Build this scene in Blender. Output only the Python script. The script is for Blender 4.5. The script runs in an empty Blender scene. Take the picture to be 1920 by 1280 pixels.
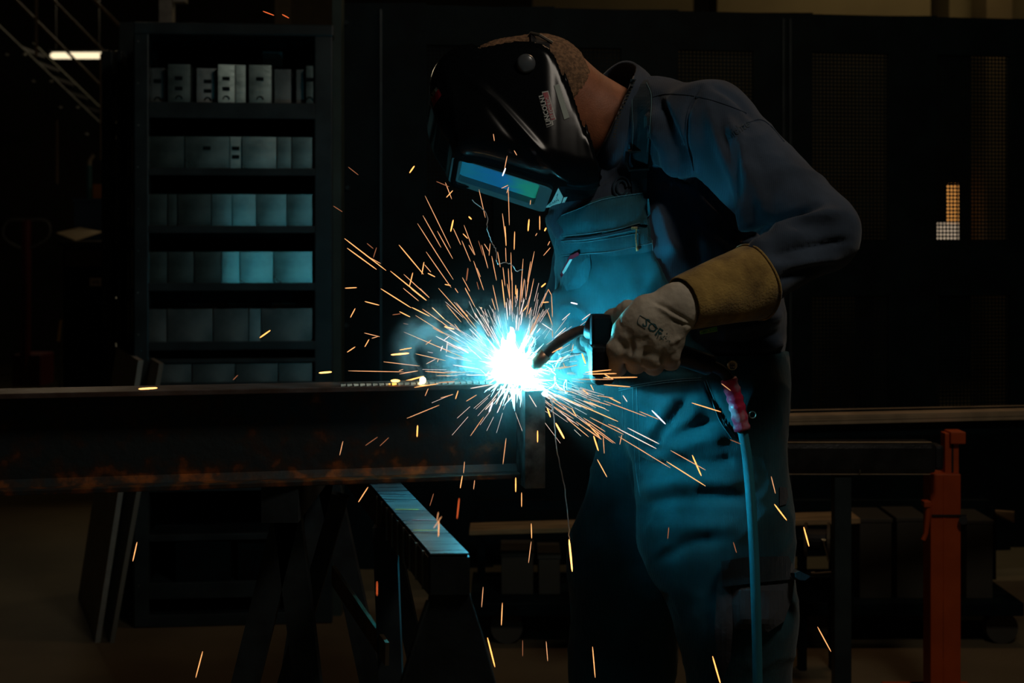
import bpy, bmesh, math, random
import numpy as np
from mathutils import Vector, Matrix, noise
from mathutils.bvhtree import BVHTree
from mathutils.geometry import delaunay_2d_cdt
random.seed(7)
C = bpy.context.scene.collection
sc = bpy.context.scene

# ------------------------------------------------------------------ camera
F, HZ, CX, CAMH = 2667.0, 450.0, 960.0, 1.22
cd = bpy.data.cameras.new('camera'); cam = bpy.data.objects.new('camera', cd); C.objects.link(cam)
cam.location = (0, 0, CAMH); cam.rotation_euler = (math.pi/2, 0, 0)
cd.sensor_width = 36; cd.lens = 36*F/1920; cd.shift_y = -(640-HZ)/1920
cd.clip_start = .05; cd.clip_end = 60
cd.dof.use_dof = True; cd.dof.focus_distance = 2.45; cd.dof.aperture_fstop = 5.6
sc.camera = cam
sc.view_settings.view_transform = 'Standard'; sc.view_settings.look = 'None'
sc.view_settings.gamma = 1; sc.view_settings.exposure = 0; sc.view_settings.use_curve_mapping = False

def W(px, py, Y):
    return Vector(((px-CX)*Y/F, Y, CAMH-(py-HZ)*Y/F))

# ------------------------------------------------------------------ world and lamps
w = bpy.data.worlds.new('world'); sc.world = w; w.use_nodes = True
w.node_tree.nodes['Background'].inputs[0].default_value = (.5, .75, .8, 1)
w.node_tree.nodes['Background'].inputs[1].default_value = .016

def area(name, loc, target, size, power, col, sy=None):
    d = bpy.data.lights.new(name, 'AREA'); d.energy = power; d.color = col; d.size = size
    if sy: d.shape = 'RECTANGLE'; d.size_y = sy
    o = bpy.data.objects.new(name, d); C.objects.link(o); o.location = loc
    o.rotation_euler = (Vector(target)-Vector(loc)).to_track_quat('-Z', 'Y').to_euler()
    return o
area('overhead_bay_lamp', (1.05, 1.35, 2.95), (.35, 2.5, 1.25), .4, 8.3, (1, .87, .72))
area('rear_bay_lamp', (1.2, 4.1, 3.6), (.3, 2.7, 1.5), .6, 6.0, (1, .6, .33))
area('far_bay_lamp', (2.6, 8.0, 4.0), (2.2, 8.6, .5), 1.2, 13.0, (1, .78, .42))
area('left_bay_lamp', (-2.6, 9.4, 3.2), (-3.0, 7.4, .8), 1.0, 10.0, (1, .8, .5))

ARC = W(966, 694, 2.395)
# ------------------------------------------------------------------ materials
MATS = {}
def mat(name, col=(.5, .5, .5), rough=.6, metal=0, var=.0, scale=20, bump=0, bscale=200, col2=None,
        emis=None, est=0, stretch=None, spec=.5, coat=0, lo=.4, hi=.62, rvar=0, sheen=0):
    if name in MATS: return MATS[name]
    m = bpy.data.materials.new(name); m.use_nodes = True; nt = m.node_tree; b = nt.nodes['Principled BSDF']
    b.inputs['Base Color'].default_value = (*col, 1); b.inputs['Roughness'].default_value = rough
    b.inputs['Metallic'].default_value = metal; b.inputs['Specular IOR Level'].default_value = spec
    if coat: b.inputs['Coat Weight'].default_value = coat; b.inputs['Coat Roughness'].default_value = .12
    if sheen: b.inputs['Sheen Weight'].default_value = sheen
    tc = nt.nodes.new('ShaderNodeTexCoord'); src = tc.outputs['Object']
    if stretch:
        mp = nt.nodes.new('ShaderNodeMapping'); mp.inputs['Scale'].default_value = stretch
        nt.links.new(src, mp.inputs[0]); src = mp.outputs[0]
    if var or col2:
        n = nt.nodes.new('ShaderNodeTexNoise'); n.inputs['Scale'].default_value = scale; n.inputs['Detail'].default_value = 6
        nt.links.new(src, n.inputs['Vector'])
        r = nt.nodes.new('ShaderNodeValToRGB')
        c2 = col2 if col2 else tuple(min(1, c*(1+var)) for c in col)
        c1 = col if col2 else tuple(c*(1-var) for c in col)
        r.color_ramp.elements[0].color = (*c1, 1); r.color_ramp.elements[1].color = (*c2, 1)
        r.color_ramp.elements[0].position = lo; r.color_ramp.elements[1].position = hi
        nt.links.new(n.outputs['Fac'], r.inputs[0]); nt.links.new(r.outputs[0], b.inputs['Base Color'])
        if rvar:
            mr = nt.nodes.new('ShaderNodeMapRange'); mr.inputs['To Min'].default_value = rough-rvar; mr.inputs['To Max'].default_value = rough+rvar
            nt.links.new(n.outputs['Fac'], mr.inputs['Value']); nt.links.new(mr.outputs[0], b.inputs['Roughness'])
    if bump:
        n2 = nt.nodes.new('ShaderNodeTexNoise'); n2.inputs['Scale'].default_value = bscale; n2.inputs['Detail'].default_value = 3
        nt.links.new(src, n2.inputs['Vector'])
        bp = nt.nodes.new('ShaderNodeBump'); bp.inputs['Strength'].default_value = bump; bp.inputs['Distance'].default_value = .002
        nt.links.new(n2.outputs['Fac'], bp.inputs['Height']); nt.links.new(bp.outputs[0], b.inputs['Normal'])
    if emis:
        b.inputs['Emission Color'].default_value = (*emis, 1); b.inputs['Emission Strength'].default_value = est
    MATS[name] = m
    return m

def weave(name, col, sc_=900, rough=.85, var=.18, vscale=14, amt=.5):
    """twill cloth: crossing fine waves for relief, cloudy wear in the colour"""
    m = mat(name, col, rough, 0, var=var, scale=vscale, sheen=.15, spec=.25)
    nt = m.node_tree; b = nt.nodes['Principled BSDF']
    tc = nt.nodes['Texture Coordinate']
    wv = nt.nodes.new('ShaderNodeTexWave'); wv.inputs['Scale'].default_value = sc_/6.28/2; wv.inputs['Distortion'].default_value = 1.5
    nt.links.new(tc.outputs['Object'], wv.inputs['Vector'])
    n = nt.nodes.new('ShaderNodeTexNoise'); n.inputs['Scale'].default_value = 60; n.inputs['Detail'].default_value = 4
    nt.links.new(tc.outputs['Object'], n.inputs['Vector'])
    ad = nt.nodes.new('ShaderNodeMath'); ad.operation = 'MULTIPLY_ADD'; ad.inputs[1].default_value = .25
    nt.links.new(wv.outputs['Fac'], ad.inputs[0]); nt.links.new(n.outputs['Fac'], ad.inputs[2])
    bp = nt.nodes.new('ShaderNodeBump'); bp.inputs['Strength'].default_value = amt; bp.inputs['Distance'].default_value = .003
    nt.links.new(ad.outputs[0], bp.inputs['Height']); nt.links.new(bp.outputs[0], b.inputs['Normal'])
    return m

def glow(name, col, st, sample=False):
    if name in MATS: return MATS[name]
    m = bpy.data.materials.new(name); m.use_nodes = True; nt = m.node_tree; nt.nodes.clear()
    e = nt.nodes.new('ShaderNodeEmission'); o = nt.nodes.new('ShaderNodeOutputMaterial')
    e.inputs[0].default_value = (*col, 1); e.inputs[1].default_value = st
    nt.links.new(e.outputs[0], o.inputs[0])
    m.cycles.emission_sampling = 'AUTO' if sample else 'NONE'
    MATS[name] = m
    return m

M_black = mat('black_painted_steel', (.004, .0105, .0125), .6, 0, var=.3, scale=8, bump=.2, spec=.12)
M_rack = mat('rack_paint', (.03, .045, .05), .42, .3, var=.25, scale=9, bump=.15)
M_bin = mat('galvanised_steel', (.20, .27, .26), .31, .93, col2=(.36, .46, .44), scale=7, stretch=(1, 1, 1.4), bump=.25, bscale=40, rvar=.12)
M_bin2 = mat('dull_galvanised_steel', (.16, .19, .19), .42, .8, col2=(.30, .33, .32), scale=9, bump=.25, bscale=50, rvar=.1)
M_floor = mat('concrete', (.16, .125, .07), .75, 0, var=.25, scale=1.3, bump=.3, bscale=30)
M_wall = mat('dark_plaster', (.05, .045, .035), .9, 0, var=.15, scale=1)
M_tan = mat('tan_panel', (.17, .13, .065), .8, 0, var=.1, scale=2)
M_greenpost = mat('green_grey_paint', (.045, .07, .06), .5, 0, var=.2, scale=6)
M_orange = mat('orange_paint', (.56, .085, .010), .5, 0, col2=(.38, .052, .008), scale=9, lo=.35, hi=.75, bump=.2)
M_alu = mat('bare_aluminium', (.50, .38, .24), .5, .3, var=.15, scale=12)
M_red = mat('red_paint', (.12, .012, .012), .5)
M_paper = mat('paper', (.9, .74, .52), .9)
M_wood = mat('planed_wood', (.40, .27, .13), .7, 0, var=.25, scale=6, stretch=(1, 8, 8))
M_white = mat('white_board', (.38, .38, .34), .7, var=.1)
M_blue = mat('blue_crate', (.03, .06, .10), .5)
M_dark = mat('dark_rubber', (.012, .012, .013), .6)
M_helm = mat('gloss_black_shell', (.004, .005, .006), .14, 0, spec=.13, bump=.03, bscale=30)
M_skin = mat('skin', (.34, .12, .055), .55, 0, var=.15, scale=30, bump=.3, bscale=400)
M_hair = mat('cropped_hair', (.22, .12, .06), .8, 0, var=.4, scale=160, bump=1, bscale=500)
M_shirt = weave('sweatshirt_knit', (.036, .055, .086), 1200, amt=.25)
M_denim = weave('work_denim', (.011, .068, .090), 1500, amt=.45, var=.3, vscale=9)
M_denim2 = weave('faded_work_denim', (.016, .09, .12), 1500, amt=.45, var=.25, vscale=18)
M_pock = weave('grey_canvas', (.05, .058, .07), 1400, amt=.35)
M_strap = weave('navy_webbing', (.014, .03, .042), 2500, amt=.5)
M_thread = mat('pale_thread', (.09, .20, .24), .8)
M_glove = mat('pale_goatskin', (.42, .37, .29), .7, 0, col2=(.60, .54, .43), scale=22, bump=.55, bscale=90, lo=.35, hi=.6)
M_suede = mat('tan_suede', (.18, .105, .022), .95, 0, col2=(.46, .30, .075), scale=24, lo=.36, hi=.66, bump=.8, bscale=260, sheen=.3)
M_dglove = mat('dark_leather', (.006, .007, .008), .8, 0, var=.4, scale=30, bump=.6, bscale=120)
M_brass = mat('worn_brass', (.75, .55, .28), .35, .8, var=.2, scale=300)
M_steelz = mat('zip_steel', (.55, .50, .42), .3, 1)
M_ink = mat('dark_ink', (.01, .03, .05), .7)
M_inkg = mat('blue_green_ink', (.02, .10, .11), .8)
M_lwhite = mat('label_white', (.70, .74, .70), .5)
M_lwhite2 = mat('logo_white', (.42, .44, .42), .5)
M_stripe = mat('pale_grey_tape', (.32, .38, .34), .6)
M_lred = mat('label_red', (.32, .01, .03), .5)
M_green = mat('neon_green_tag', (.16, .55, .06), .6, 0, col2=(.55, .50, .10), scale=60)
M_tape = mat('red_tape', (.55, .03, .09), .35, 0, col2=(.45, .22, .28), scale=38, bump=.9, bscale=70, lo=.5, hi=.6)
M_hose = mat('blue_rubber_hose', (.03, .22, .30), .45, bump=.3, bscale=600)

def beam_mat():
    m = mat('mill_scale_steel', (.035, .045, .048), .55, .35, bump=.6, bscale=60)
    nt = m.node_tree; b = nt.nodes['Principled BSDF']; tc = nt.nodes['Texture Coordinate']
    n = nt.nodes.new('ShaderNodeTexNoise'); n.inputs['Scale'].default_value = 26; n.inputs['Detail'].default_value = 8
    nt.links.new(tc.outputs['Object'], n.inputs['Vector'])
    sx = nt.nodes.new('ShaderNodeSeparateXYZ'); nt.links.new(tc.outputs['Object'], sx.inputs[0])
    # rust gathers low on the beam (object z from 0 at the underside to .16)
    mr = nt.nodes.new('ShaderNodeMapRange'); mr.inputs['From Min'].default_value = .01; mr.inputs['From Max'].default_value = .06
    mr.inputs['To Min'].default_value = .13; mr.inputs['To Max'].default_value = 0
    nt.links.new(sx.outputs['Z'], mr.inputs['Value'])
    ad = nt.nodes.new('ShaderNodeMath'); ad.operation = 'ADD'
    nt.links.new(n.outputs['Fac'], ad.inputs[0]); nt.links.new(mr.outputs[0], ad.inputs[1])
    r = nt.nodes.new('ShaderNodeValToRGB'); e = r.color_ramp.elements
    e[0].position = .5; e[0].color = (.035, .045, .048, 1); e[1].position = .78; e[1].color = (.42, .12, .02, 1)
    x = r.color_ramp.elements.new(.63); x.color = (.07, .04, .025, 1)
    nt.links.new(ad.outputs[0], r.inputs[0]); nt.links.new(r.outputs[0], b.inputs['Base Color'])
    return m
M_beam = beam_mat()
M_brown = mat('rust_brown_steel', (.10, .06, .045), .5, .3, col2=(.16, .12, .11), scale=18, bump=.4, bscale=80)

# ------------------------------------------------------------------ helpers
def setp(o, label=None, cat=None, group=None, kind=None):
    if label: o['label'] = label
    if cat: o['category'] = cat
    if group: o['group'] = group
    if kind: o['kind'] = kind
    return o

def empty(name, loc, label, cat, group=None, rz=0):
    o = bpy.data.objects.new(name, None); C.objects.link(o); o.location = loc; o.rotation_euler = (0, 0, rz)
    o.empty_display_size = .05
    return setp(o, label, cat, group)

def put(name, me, m, parent=None, loc=None, smooth=False):
    """link a mesh given in world coordinates, origin moved to loc (or the parent's place)"""
    o = bpy.data.objects.new(name, me); C.objects.link(o)
    if m is not None:
        for mm in (m if isinstance(m, (list, tuple)) else [m]): me.materials.append(mm)
    off = Vector(loc) if loc is not None else (parent.matrix_basis.translation if parent else Vector())
    if parent:
        chain = Vector(); p = parent
        while p: chain += p.matrix_basis.translation; p = p.parent
        me.transform(Matrix.Translation(-chain)); o.parent = parent
    elif loc is not None:
        me.transform(Matrix.Translation(-off)); o.location = off
    if smooth:
        me.polygons.foreach_set('use_smooth', [True]*len(me.polygons))
    return o

def mesh(name, vs, fs):
    me = bpy.data.meshes.new(name); me.from_pydata([tuple(v) for v in vs], [], fs); me.update(); return me

class MB:
    def __init__(s): s.bm = bmesh.new()
    def box(s, lo, hi, bev=0):
        lo, hi = Vector(lo), Vector(hi)
        g = bmesh.ops.create_cube(s.bm, size=1)
        c, d = (lo+hi)/2, hi-lo
        for v in g['verts']: v.co = Vector((v.co.x*d.x, v.co.y*d.y, v.co.z*d.z))+c
        if bev:
            es = list({e for v in g['verts'] for e in v.link_edges})
            bmesh.ops.bevel(s.bm, geom=es, offset=bev, segments=2, profile=.6, affect='EDGES')
        return s
    def hexa(s, p):          # 8 points: bottom ring 0-3, top ring 4-7
        v = [s.bm.verts.new(x) for x in p]
        for f in ((0, 3, 2, 1), (4, 5, 6, 7), (0, 1, 5, 4), (1, 2, 6, 5), (2, 3, 7, 6), (3, 0, 4, 7)): s.bm.faces.new([v[i] for i in f])
        return s
    def bar(s, a, b, w1, w2, up=(0, 0, 1)):   # rectangular bar from a to b
        a, b = Vector(a), Vector(b); d = (b-a).normalized(); u = Vector(up)
        sx = d.cross(u)
        if sx.length < 1e-4: sx = d.cross(Vector((0, 1, 0)))
        sx.normalize(); sy = sx.cross(d).normalized()
        p = [a-sx*w1/2-sy*w2/2, a+sx*w1/2-sy*w2/2, a+sx*w1/2+sy*w2/2, a-sx*w1/2+sy*w2/2]
        q = [x+(b-a) for x in p]
        return s.hexa(p+q)
    def tube(s, pts, rad, n=10, caps=True):
        pts = [Vector(p) for p in pts]; k = len(pts)
        rad = rad if isinstance(rad, (list, tuple)) else [rad]*k
        rings = []; prev = None
        for i, p in enumerate(pts):
            t = (pts[min(i+1, k-1)]-pts[max(i-1, 0)]).normalized()
            if prev is None:
                prev = t.cross(Vector((0, 0, 1)))
                if prev.length < .1: prev = t.cross(Vector((0, 1, 0)))
            x = (prev-t*prev.dot(t)).normalized(); prev = x; y = t.cross(x)
            rings.append([s.bm.verts.new(p+(x*math.cos(2*math.pi*j/n)+y*math.sin(2*math.pi*j/n))*rad[i]) for j in range(n)])
        for i in range(k-1):
            for j in range(n):
                s.bm.faces.new([rings[i][j], rings[i][(j+1) % n], rings[i+1][(j+1) % n], rings[i+1][j]])
        if caps:
            s.bm.faces.new(rings[0][::-1]); s.bm.faces.new(rings[-1])
        return s
    def build(s, name, m, parent=None, loc=None, smooth=False, mods=None):
        bmesh.ops.recalc_face_normals(s.bm, faces=s.bm.faces)
        me = bpy.data.meshes.new(name); s.bm.to_mesh(me); s.bm.free()
        return put(name, me, m, parent, loc, smooth)

def spline(pts, n=8):
    """Catmull-Rom through points (tuples of any length)"""
    P = [np.array(p, float) for p in pts]; P = [2*P[0]-P[1]]+P+[2*P[-1]-P[-2]]; out = []
    for i in range(1, len(P)-2):
        for k in range(n):
            t = k/n
            out.append(.5*((2*P[i])+(-P[i-1]+P[i+1])*t+(2*P[i-1]-5*P[i]+4*P[i+1]-P[i+2])*t*t+(-P[i-1]+3*P[i]-3*P[i+1]+P[i+2])*t**3))
    out.append(P[-2]); return out

# ---- signed distance modelling: numpy field -> surface nets
def nets(f, org, h):
    ins = f < 0
    nx, ny, nz = f.shape
    s = ins[:-1, :-1, :-1].astype(np.int8)
    tot = np.zeros((nx-1, ny-1, nz-1), np.int8)
    for dx in (0, 1):
        for dy in (0, 1):
            for dz in (0, 1): tot += ins[dx:nx-1+dx, dy:ny-1+dy, dz:nz-1+dz]
    I, J, K = np.nonzero((tot > 0) & (tot < 8))
    acc = np.zeros((len(I), 3)); cnt = np.zeros(len(I))
    cor = [(a, b, c) for a in (0, 1) for b in (0, 1) for c in (0, 1)]
    for a in cor:
        for ax in range(3):
            if a[ax]: continue
            b = list(a); b[ax] = 1
            fa = f[I+a[0], J+a[1], K+a[2]]; fb = f[I+b[0], J+b[1], K+b[2]]
            mk = (fa < 0) != (fb < 0)
            t = np.where(mk, fa/np.where(mk, fa-fb, 1), 0)
            for d in range(3):
                acc[:, d] += np.where(mk, a[d]+(t if d == ax else 0), 0)
            cnt += mk
    V = (np.stack([I, J, K], 1)+acc/cnt[:, None])*h+np.array(org)
    idx = np.full((nx-1, ny-1, nz-1), -1, np.int64); idx[I, J, K] = np.arange(len(I))
    fs = []
    for ax in range(3):
        sl0 = [slice(None)]*3; sl1 = [slice(None)]*3
        sl0[ax] = slice(0, -1); sl1[ax] = slice(1, None)
        a = ins[tuple(sl0)]; b = ins[tuple(sl1)]
        P = np.array(np.nonzero(a != b)).T
        o1, o2 = [(1, 2), (2, 0), (0, 1)][ax]
        P = P[(P[:, o1] > 0) & (P[:, o2] > 0) & (P[:, o1] < f.shape[o1]-1) & (P[:, o2] < f.shape[o2]-1)]
        sg = a[P[:, 0], P[:, 1], P[:, 2]]
        def cell(d1, d2):
            Q = P.copy(); Q[:, o1] -= d1; Q[:, o2] -= d2
            return idx[Q[:, 0], Q[:, 1], Q[:, 2]]
        q = np.stack([cell(1, 1), cell(0, 1), cell(0, 0), cell(1, 0)], 1)
        q[~sg] = q[~sg][:, ::-1]
        fs.append(q)
    Fq = np.concatenate(fs); Fq = Fq[(Fq >= 0).all(1)]
    return V, Fq

def np_mesh(name, V, Fq):
    me = bpy.data.meshes.new(name)
    me.vertices.add(len(V)); me.vertices.foreach_set('co', V.astype(np.float32).ravel())
    me.loops.add(len(Fq)*4); me.loops.foreach_set('vertex_index', Fq.astype(np.int32).ravel())
    me.polygons.add(len(Fq)); me.polygons.foreach_set('loop_start', np.arange(0, len(Fq)*4, 4, dtype=np.int32))
    me.update(calc_edges=True); me.validate()
    me.polygons.foreach_set('use_smooth', [True]*len(me.polygons))
    return me

class Field:
    def __init__(s, lo, hi, h):
        s.lo = np.array(lo, float); s.h = h
        n = np.ceil((np.array(hi)-s.lo)/h).astype(int)+1
        ax = [np.float32(s.lo[i])+np.arange(n[i], dtype=np.float32)*np.float32(h) for i in range(3)]
        s.X, s.Y, s.Z = np.meshgrid(*ax, indexing='ij', sparse=True)
        s.f = np.full(n, 1e3, np.float32)
    def cone(s, a, b, k=.03, sy=1., add=0):
        """a, b = (px, py, Y, r_px); smooth-unions a tapered limb"""
        pa, pb = W(*a[:3]), W(*b[:3]); ra, rb = a[3]*a[2]/F+add, b[3]*b[2]/F+add
        return s.cone3(pa, pb, ra, rb, k, sy)
    def cone3(s, pa, pb, ra, rb, k=.03, sy=1.):
        ab = pb-pa; L2 = ab.x**2+(ab.y/sy)**2+ab.z**2+1e-9
        dx = s.X-pa.x; dy = (s.Y-pa.y)/sy; dz = s.Z-pa.z
        t = np.clip((dx*ab.x+dy*ab.y/sy+dz*ab.z)/L2, 0, 1)
        d = np.sqrt((dx-t*ab.x)**2+(dy-t*ab.y/sy)**2+(dz-t*ab.z)**2)-(ra+(rb-ra)*t)
        s.union(d, k)
    def union(s, d, k):
        if k <= 0: s.f = np.minimum(s.f, d); return
        hh = np.clip(.5+.5*(s.f-d)/k, 0, 1)
        s.f = (s.f*(1-hh)+d*hh-k*hh*(1-hh)).astype(np.float32)
    def inter(s, d): s.f = np.maximum(s.f, d).astype(np.float32)
    def pix(s):
        px = CX+s.X*F/s.Y; py = HZ-(s.Z-CAMH)*F/s.Y
        return np.broadcast_to(px, s.f.shape), np.broadcast_to(py, s.f.shape)
    def mesh(s, name):
        V, q = nets(s.f, s.lo, s.h); return np_mesh(name, V, q)

def poly_sd(px, py, P):
    """signed distance (inside negative) to a polygon"""
    d = np.full(px.shape, 1e9, np.float32); sg = np.ones(px.shape, bool)
    n = len(P)
    for i in range(n):
        x0, y0 = P[i]; x1, y1 = P[(i+1) % n]
        ex, ey = x1-x0, y1-y0; wx, wy = px-x0, py-y0
        t = np.clip((wx*ex+wy*ey)/(ex*ex+ey*ey+1e-9), 0, 1)
        d = np.minimum(d, (wx-ex*t)**2+(wy-ey*t)**2)
        c = ((y0 > py) != (y1 > py))
        xx = x0+(py-y0)*(ex)/(ey if abs(ey) > 1e-6 else 1e-6)
        sg = sg ^ (c & (px < xx))
    return np.where(sg, 1, -1)*np.sqrt(d)

def smooth_poly(P, n=6): 
    Q = [np.array(p, float) for p in P]; k = len(Q); out = []
    for i in range(k):
        a, b, c, d = Q[i-1], Q[i], Q[(i+1) % k], Q[(i+2) % k]
        for j in range(n):
            t = j/n
            out.append(tuple(.5*((2*b)+(-a+c)*t+(2*a-5*b+4*c-d)*t*t+(-a+3*b-3*c+d)*t**3)))
    return out

FOLD = 1.0
def creases(me, items, noise_amp=0, noise_scale=9, seed=0, stretch=(1, 1, 1)):
    """push vertices along their normals: folds given as (polyline px, amp in m, sigma px); negative sinks"""
    n = len(me.vertices); co = np.empty(n*3, np.float32); me.vertices.foreach_get('co', co); co = co.reshape(-1, 3).astype(float)
    nr = np.empty(n*3, np.float32); me.vertices.foreach_get('normal', nr); nr = nr.reshape(-1, 3).astype(float)
    px = CX+co[:, 0]*F/co[:, 1]; py = HZ-(co[:, 2]-CAMH)*F/co[:, 1]
    view = co-np.array([0, 0, CAMH]); view /= np.linalg.norm(view, axis=1)[:, None]
    face = np.clip(-(nr*view).sum(1)*1.6+.35, 0, 1)
    disp = np.zeros(n)
    for P, amp, sig in items:
        P = spline(P, 5) if len(P) > 2 else [np.array(p, float) for p in P]
        best = np.full(n, 1e9); L = len(P)-1; tt = np.zeros(n)
        for i in range(L):
            x0, y0 = P[i]; ex, ey = P[i+1]-P[i]
            t = np.clip(((px-x0)*ex+(py-y0)*ey)/(ex*ex+ey*ey+1e-9), 0, 1)
            d = np.hypot(px-x0-ex*t, py-y0-ey*t); m = d < best
            best[m] = d[m]; tt[m] = ((i+t)/L)[m]
        fade = np.clip(np.minimum(tt, 1-tt)*5+.25, 0, 1)
        disp += FOLD*amp*np.exp(-(best/sig)**2)*face*fade
    if noise_amp:
        for i in range(n):
            v = Vector((co[i, 0]*stretch[0], co[i, 1]*stretch[1], co[i, 2]*stretch[2]))*noise_scale
            a = noise.noise(v+Vector((seed, 0, 0))); b = 1-abs(noise.noise(v*1.9+Vector((0, seed, 3))))*2
            disp[i] += noise_amp*(a+.6*b*abs(b))
    co += nr*disp[:, None]
    me.vertices.foreach_set('co', co.astype(np.float32).ravel()); me.update()

def bvh_of(me, off=Vector()):
    return BVHTree.FromPolygons([v.co+off for v in me.vertices], [tuple(p.vertices) for p in me.polygons])
CAMP = Vector((0, 0, CAMH))
def cast(bv, px, py, fallback=None):
    d = W(px, py, 1)-CAMP; d.normalize()
    r = bv.ray_cast(CAMP, d)
    if r[0] is None: return (W(px, py, fallback) if fallback else None), Vector((0, -1, 0))
    n = r[1] if r[1].dot(d) < 0 else -r[1]
    return r[0], n

def patch(bv, P, off, thick=.002, step=7, fb=2.55, bulge=0):
    """a panel of cloth laid on a body: polygon in photo pixels dropped on the surface, with thickness"""
    P = [tuple(p) for p in P]; xs = [p[0] for p in P]; ys = [p[1] for p in P]
    pts = []; n = len(P)
    for i in range(n):
        a, b = np.array(P[i]), np.array(P[(i+1) % n]); k = max(1, int(np.linalg.norm(b-a)/step))
        for j in range(k): pts.append(tuple(a+(b-a)*j/k))
    nb = len(pts)
    gx = np.arange(min(xs)+step/2, max(xs), step); gy = np.arange(min(ys)+step/2, max(ys), step)
    G = np.array([(x, y) for x in gx for y in gy]) if len(gx) and len(gy) else np.zeros((0, 2))
    if len(G):
        sd = poly_sd(G[:, 0], G[:, 1], P)
        pts += [tuple(g) for g, s_ in zip(G, sd) if s_ < -step*.45]
    r = delaunay_2d_cdt([Vector(p) for p in pts], [], [list(range(nb))], 1, 1e-5)
    V2, F2 = r[0], r[2]
    A = np.array([tuple(v) for v in V2]); sdv = -poly_sd(A[:, 0], A[:, 1], P)
    top = []; bot = []
    for v, s_ in zip(V2, sdv):
        c, nn = cast(bv, v.x, v.y, fb)
        e = off+bulge*min(1, s_/18)
        toward = (CAMP-c).normalized()
        top.append(c+toward*(e+thick)); bot.append(c+toward*(e*.2))
    k = len(top); fs = [list(f) for f in F2]+[[i+k for i in f][::-1] for f in F2]
    ed = {}
    for f in F2:
        for i in range(len(f)):
            e = (f[i], f[(i+1) % len(f)]); ed[e] = 1
    for (a, b) in list(ed):
        if (b, a) not in ed: fs.append([b, a, a+k, b+k])
    me = mesh('patch', top+bot, fs)
    bm = bmesh.new(); bm.from_mesh(me); bmesh.ops.recalc_face_normals(bm, faces=bm.faces); bm.to_mesh(me); bm.free()
    return me

def seam(mb, bv, P, r=.0009, off=.001, fb=2.55, n=6):
    pts = []
    for p in spline(P, n):
        c, nn = cast(bv, p[0], p[1], None)
        if c is not None and (not pts or (c-pts[-1]).length < .06): pts.append(c+(CAMP-c).normalized()*off)
    if len(pts) > 1: mb.tube(pts, r, 5)

def text_mesh(txt, size_px, org, ux, up, bv=None, Y=2.5, off=.001, bold=.0, dist=1.0):
    """lettering: glyph outlines laid on a surface; ux, up are unit vectors in photo pixels"""
    cu = bpy.data.curves.new('t', 'FONT'); cu.body = txt; cu.size = 1; cu.offset = bold; cu.resolution_u = 2
    o = bpy.data.objects.new('t', cu); C.objects.link(o)
    dg = bpy.context.evaluated_depsgraph_get(); me = bpy.data.meshes.new_from_object(o.evaluated_get(dg))
    bpy.data.objects.remove(o)
    bm = bmesh.new(); bm.from_mesh(me)
    for v in bm.verts:
        x, y = v.co.x*size_px*dist, v.co.y*size_px
        a, b = org[0]+ux[0]*x+up[0]*y, org[1]+ux[1]*x+up[1]*y
        if bv: c, nn = cast(bv, a, b, Y)
        else: c = W(a, b, Y)
        v.co = c+(CAMP-c).normalized()*off
    bm.to_mesh(me); bm.free(); me.materials.clear()
    return me

# ================================================================== SETTING
def struct(name, lo, hi, m, label=None):
    o = MB().box(lo, hi).build(name, m, loc=(Vector(lo)+Vector(hi))/2); o['kind'] = 'structure'
    return o
struct('floor', (-6, -1.5, -.1), (6, 14, 0), M_floor)
struct('ceiling', (-6, -1.5, 5), (6, 14, 5.1), M_wall)
struct('wall_back', (-6, 14, 0), (6, 14.1, 5), M_wall)
struct('wall_left', (-6.1, -1.5, 0), (-6, 14, 5), M_wall)
struct('wall_right', (6, -1.5, 0), (6.1, 14, 5), M_wall)
struct('wall_front', (-6, -1.6, 0), (6, -1.5, 5), M_wall)

def bx(name, px0, py0, px1, py1, Y0, Y1, m, parent=None, bev=0, loc=None):
    """upright box whose front face at depth Y0 covers the given photo rectangle"""
    a = W(px0, py1, Y0); b = W(px1, py0, Y0)
    return MB().box((a.x, Y0, a.z), (b.x, Y1, b.z), bev).build(name, m, parent, loc)

# tan door panels high in the far wall, seen over the rack
t = empty('partition_wall', W(570, 400, 7.0), 'brown partition wall rising behind the top right corner of the rack', 'partition')
bx('panel', 545, -330, 640, 1000, 7.0, 7.06, mat('brown_board', (.11, .08, .04), .8, var=.1), t)
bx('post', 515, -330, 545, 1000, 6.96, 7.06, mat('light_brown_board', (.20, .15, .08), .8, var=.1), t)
for n_ in ('partition_wall',): t.location.z = 0; 
for ch in t.children:
    ch.location.z = 0
# (children meshes are stored relative to the empty; put the empty back on the floor)
def ground(t_):
    """move an Empty down to z=0 keeping its children where they are"""
    dz = t_.location.z
    if dz:
        for ch in t_.children: ch.location.z += dz
        t_.location.z = 0
t.location.z = W(570, 400, 7.0).z; ground(t)

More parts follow.
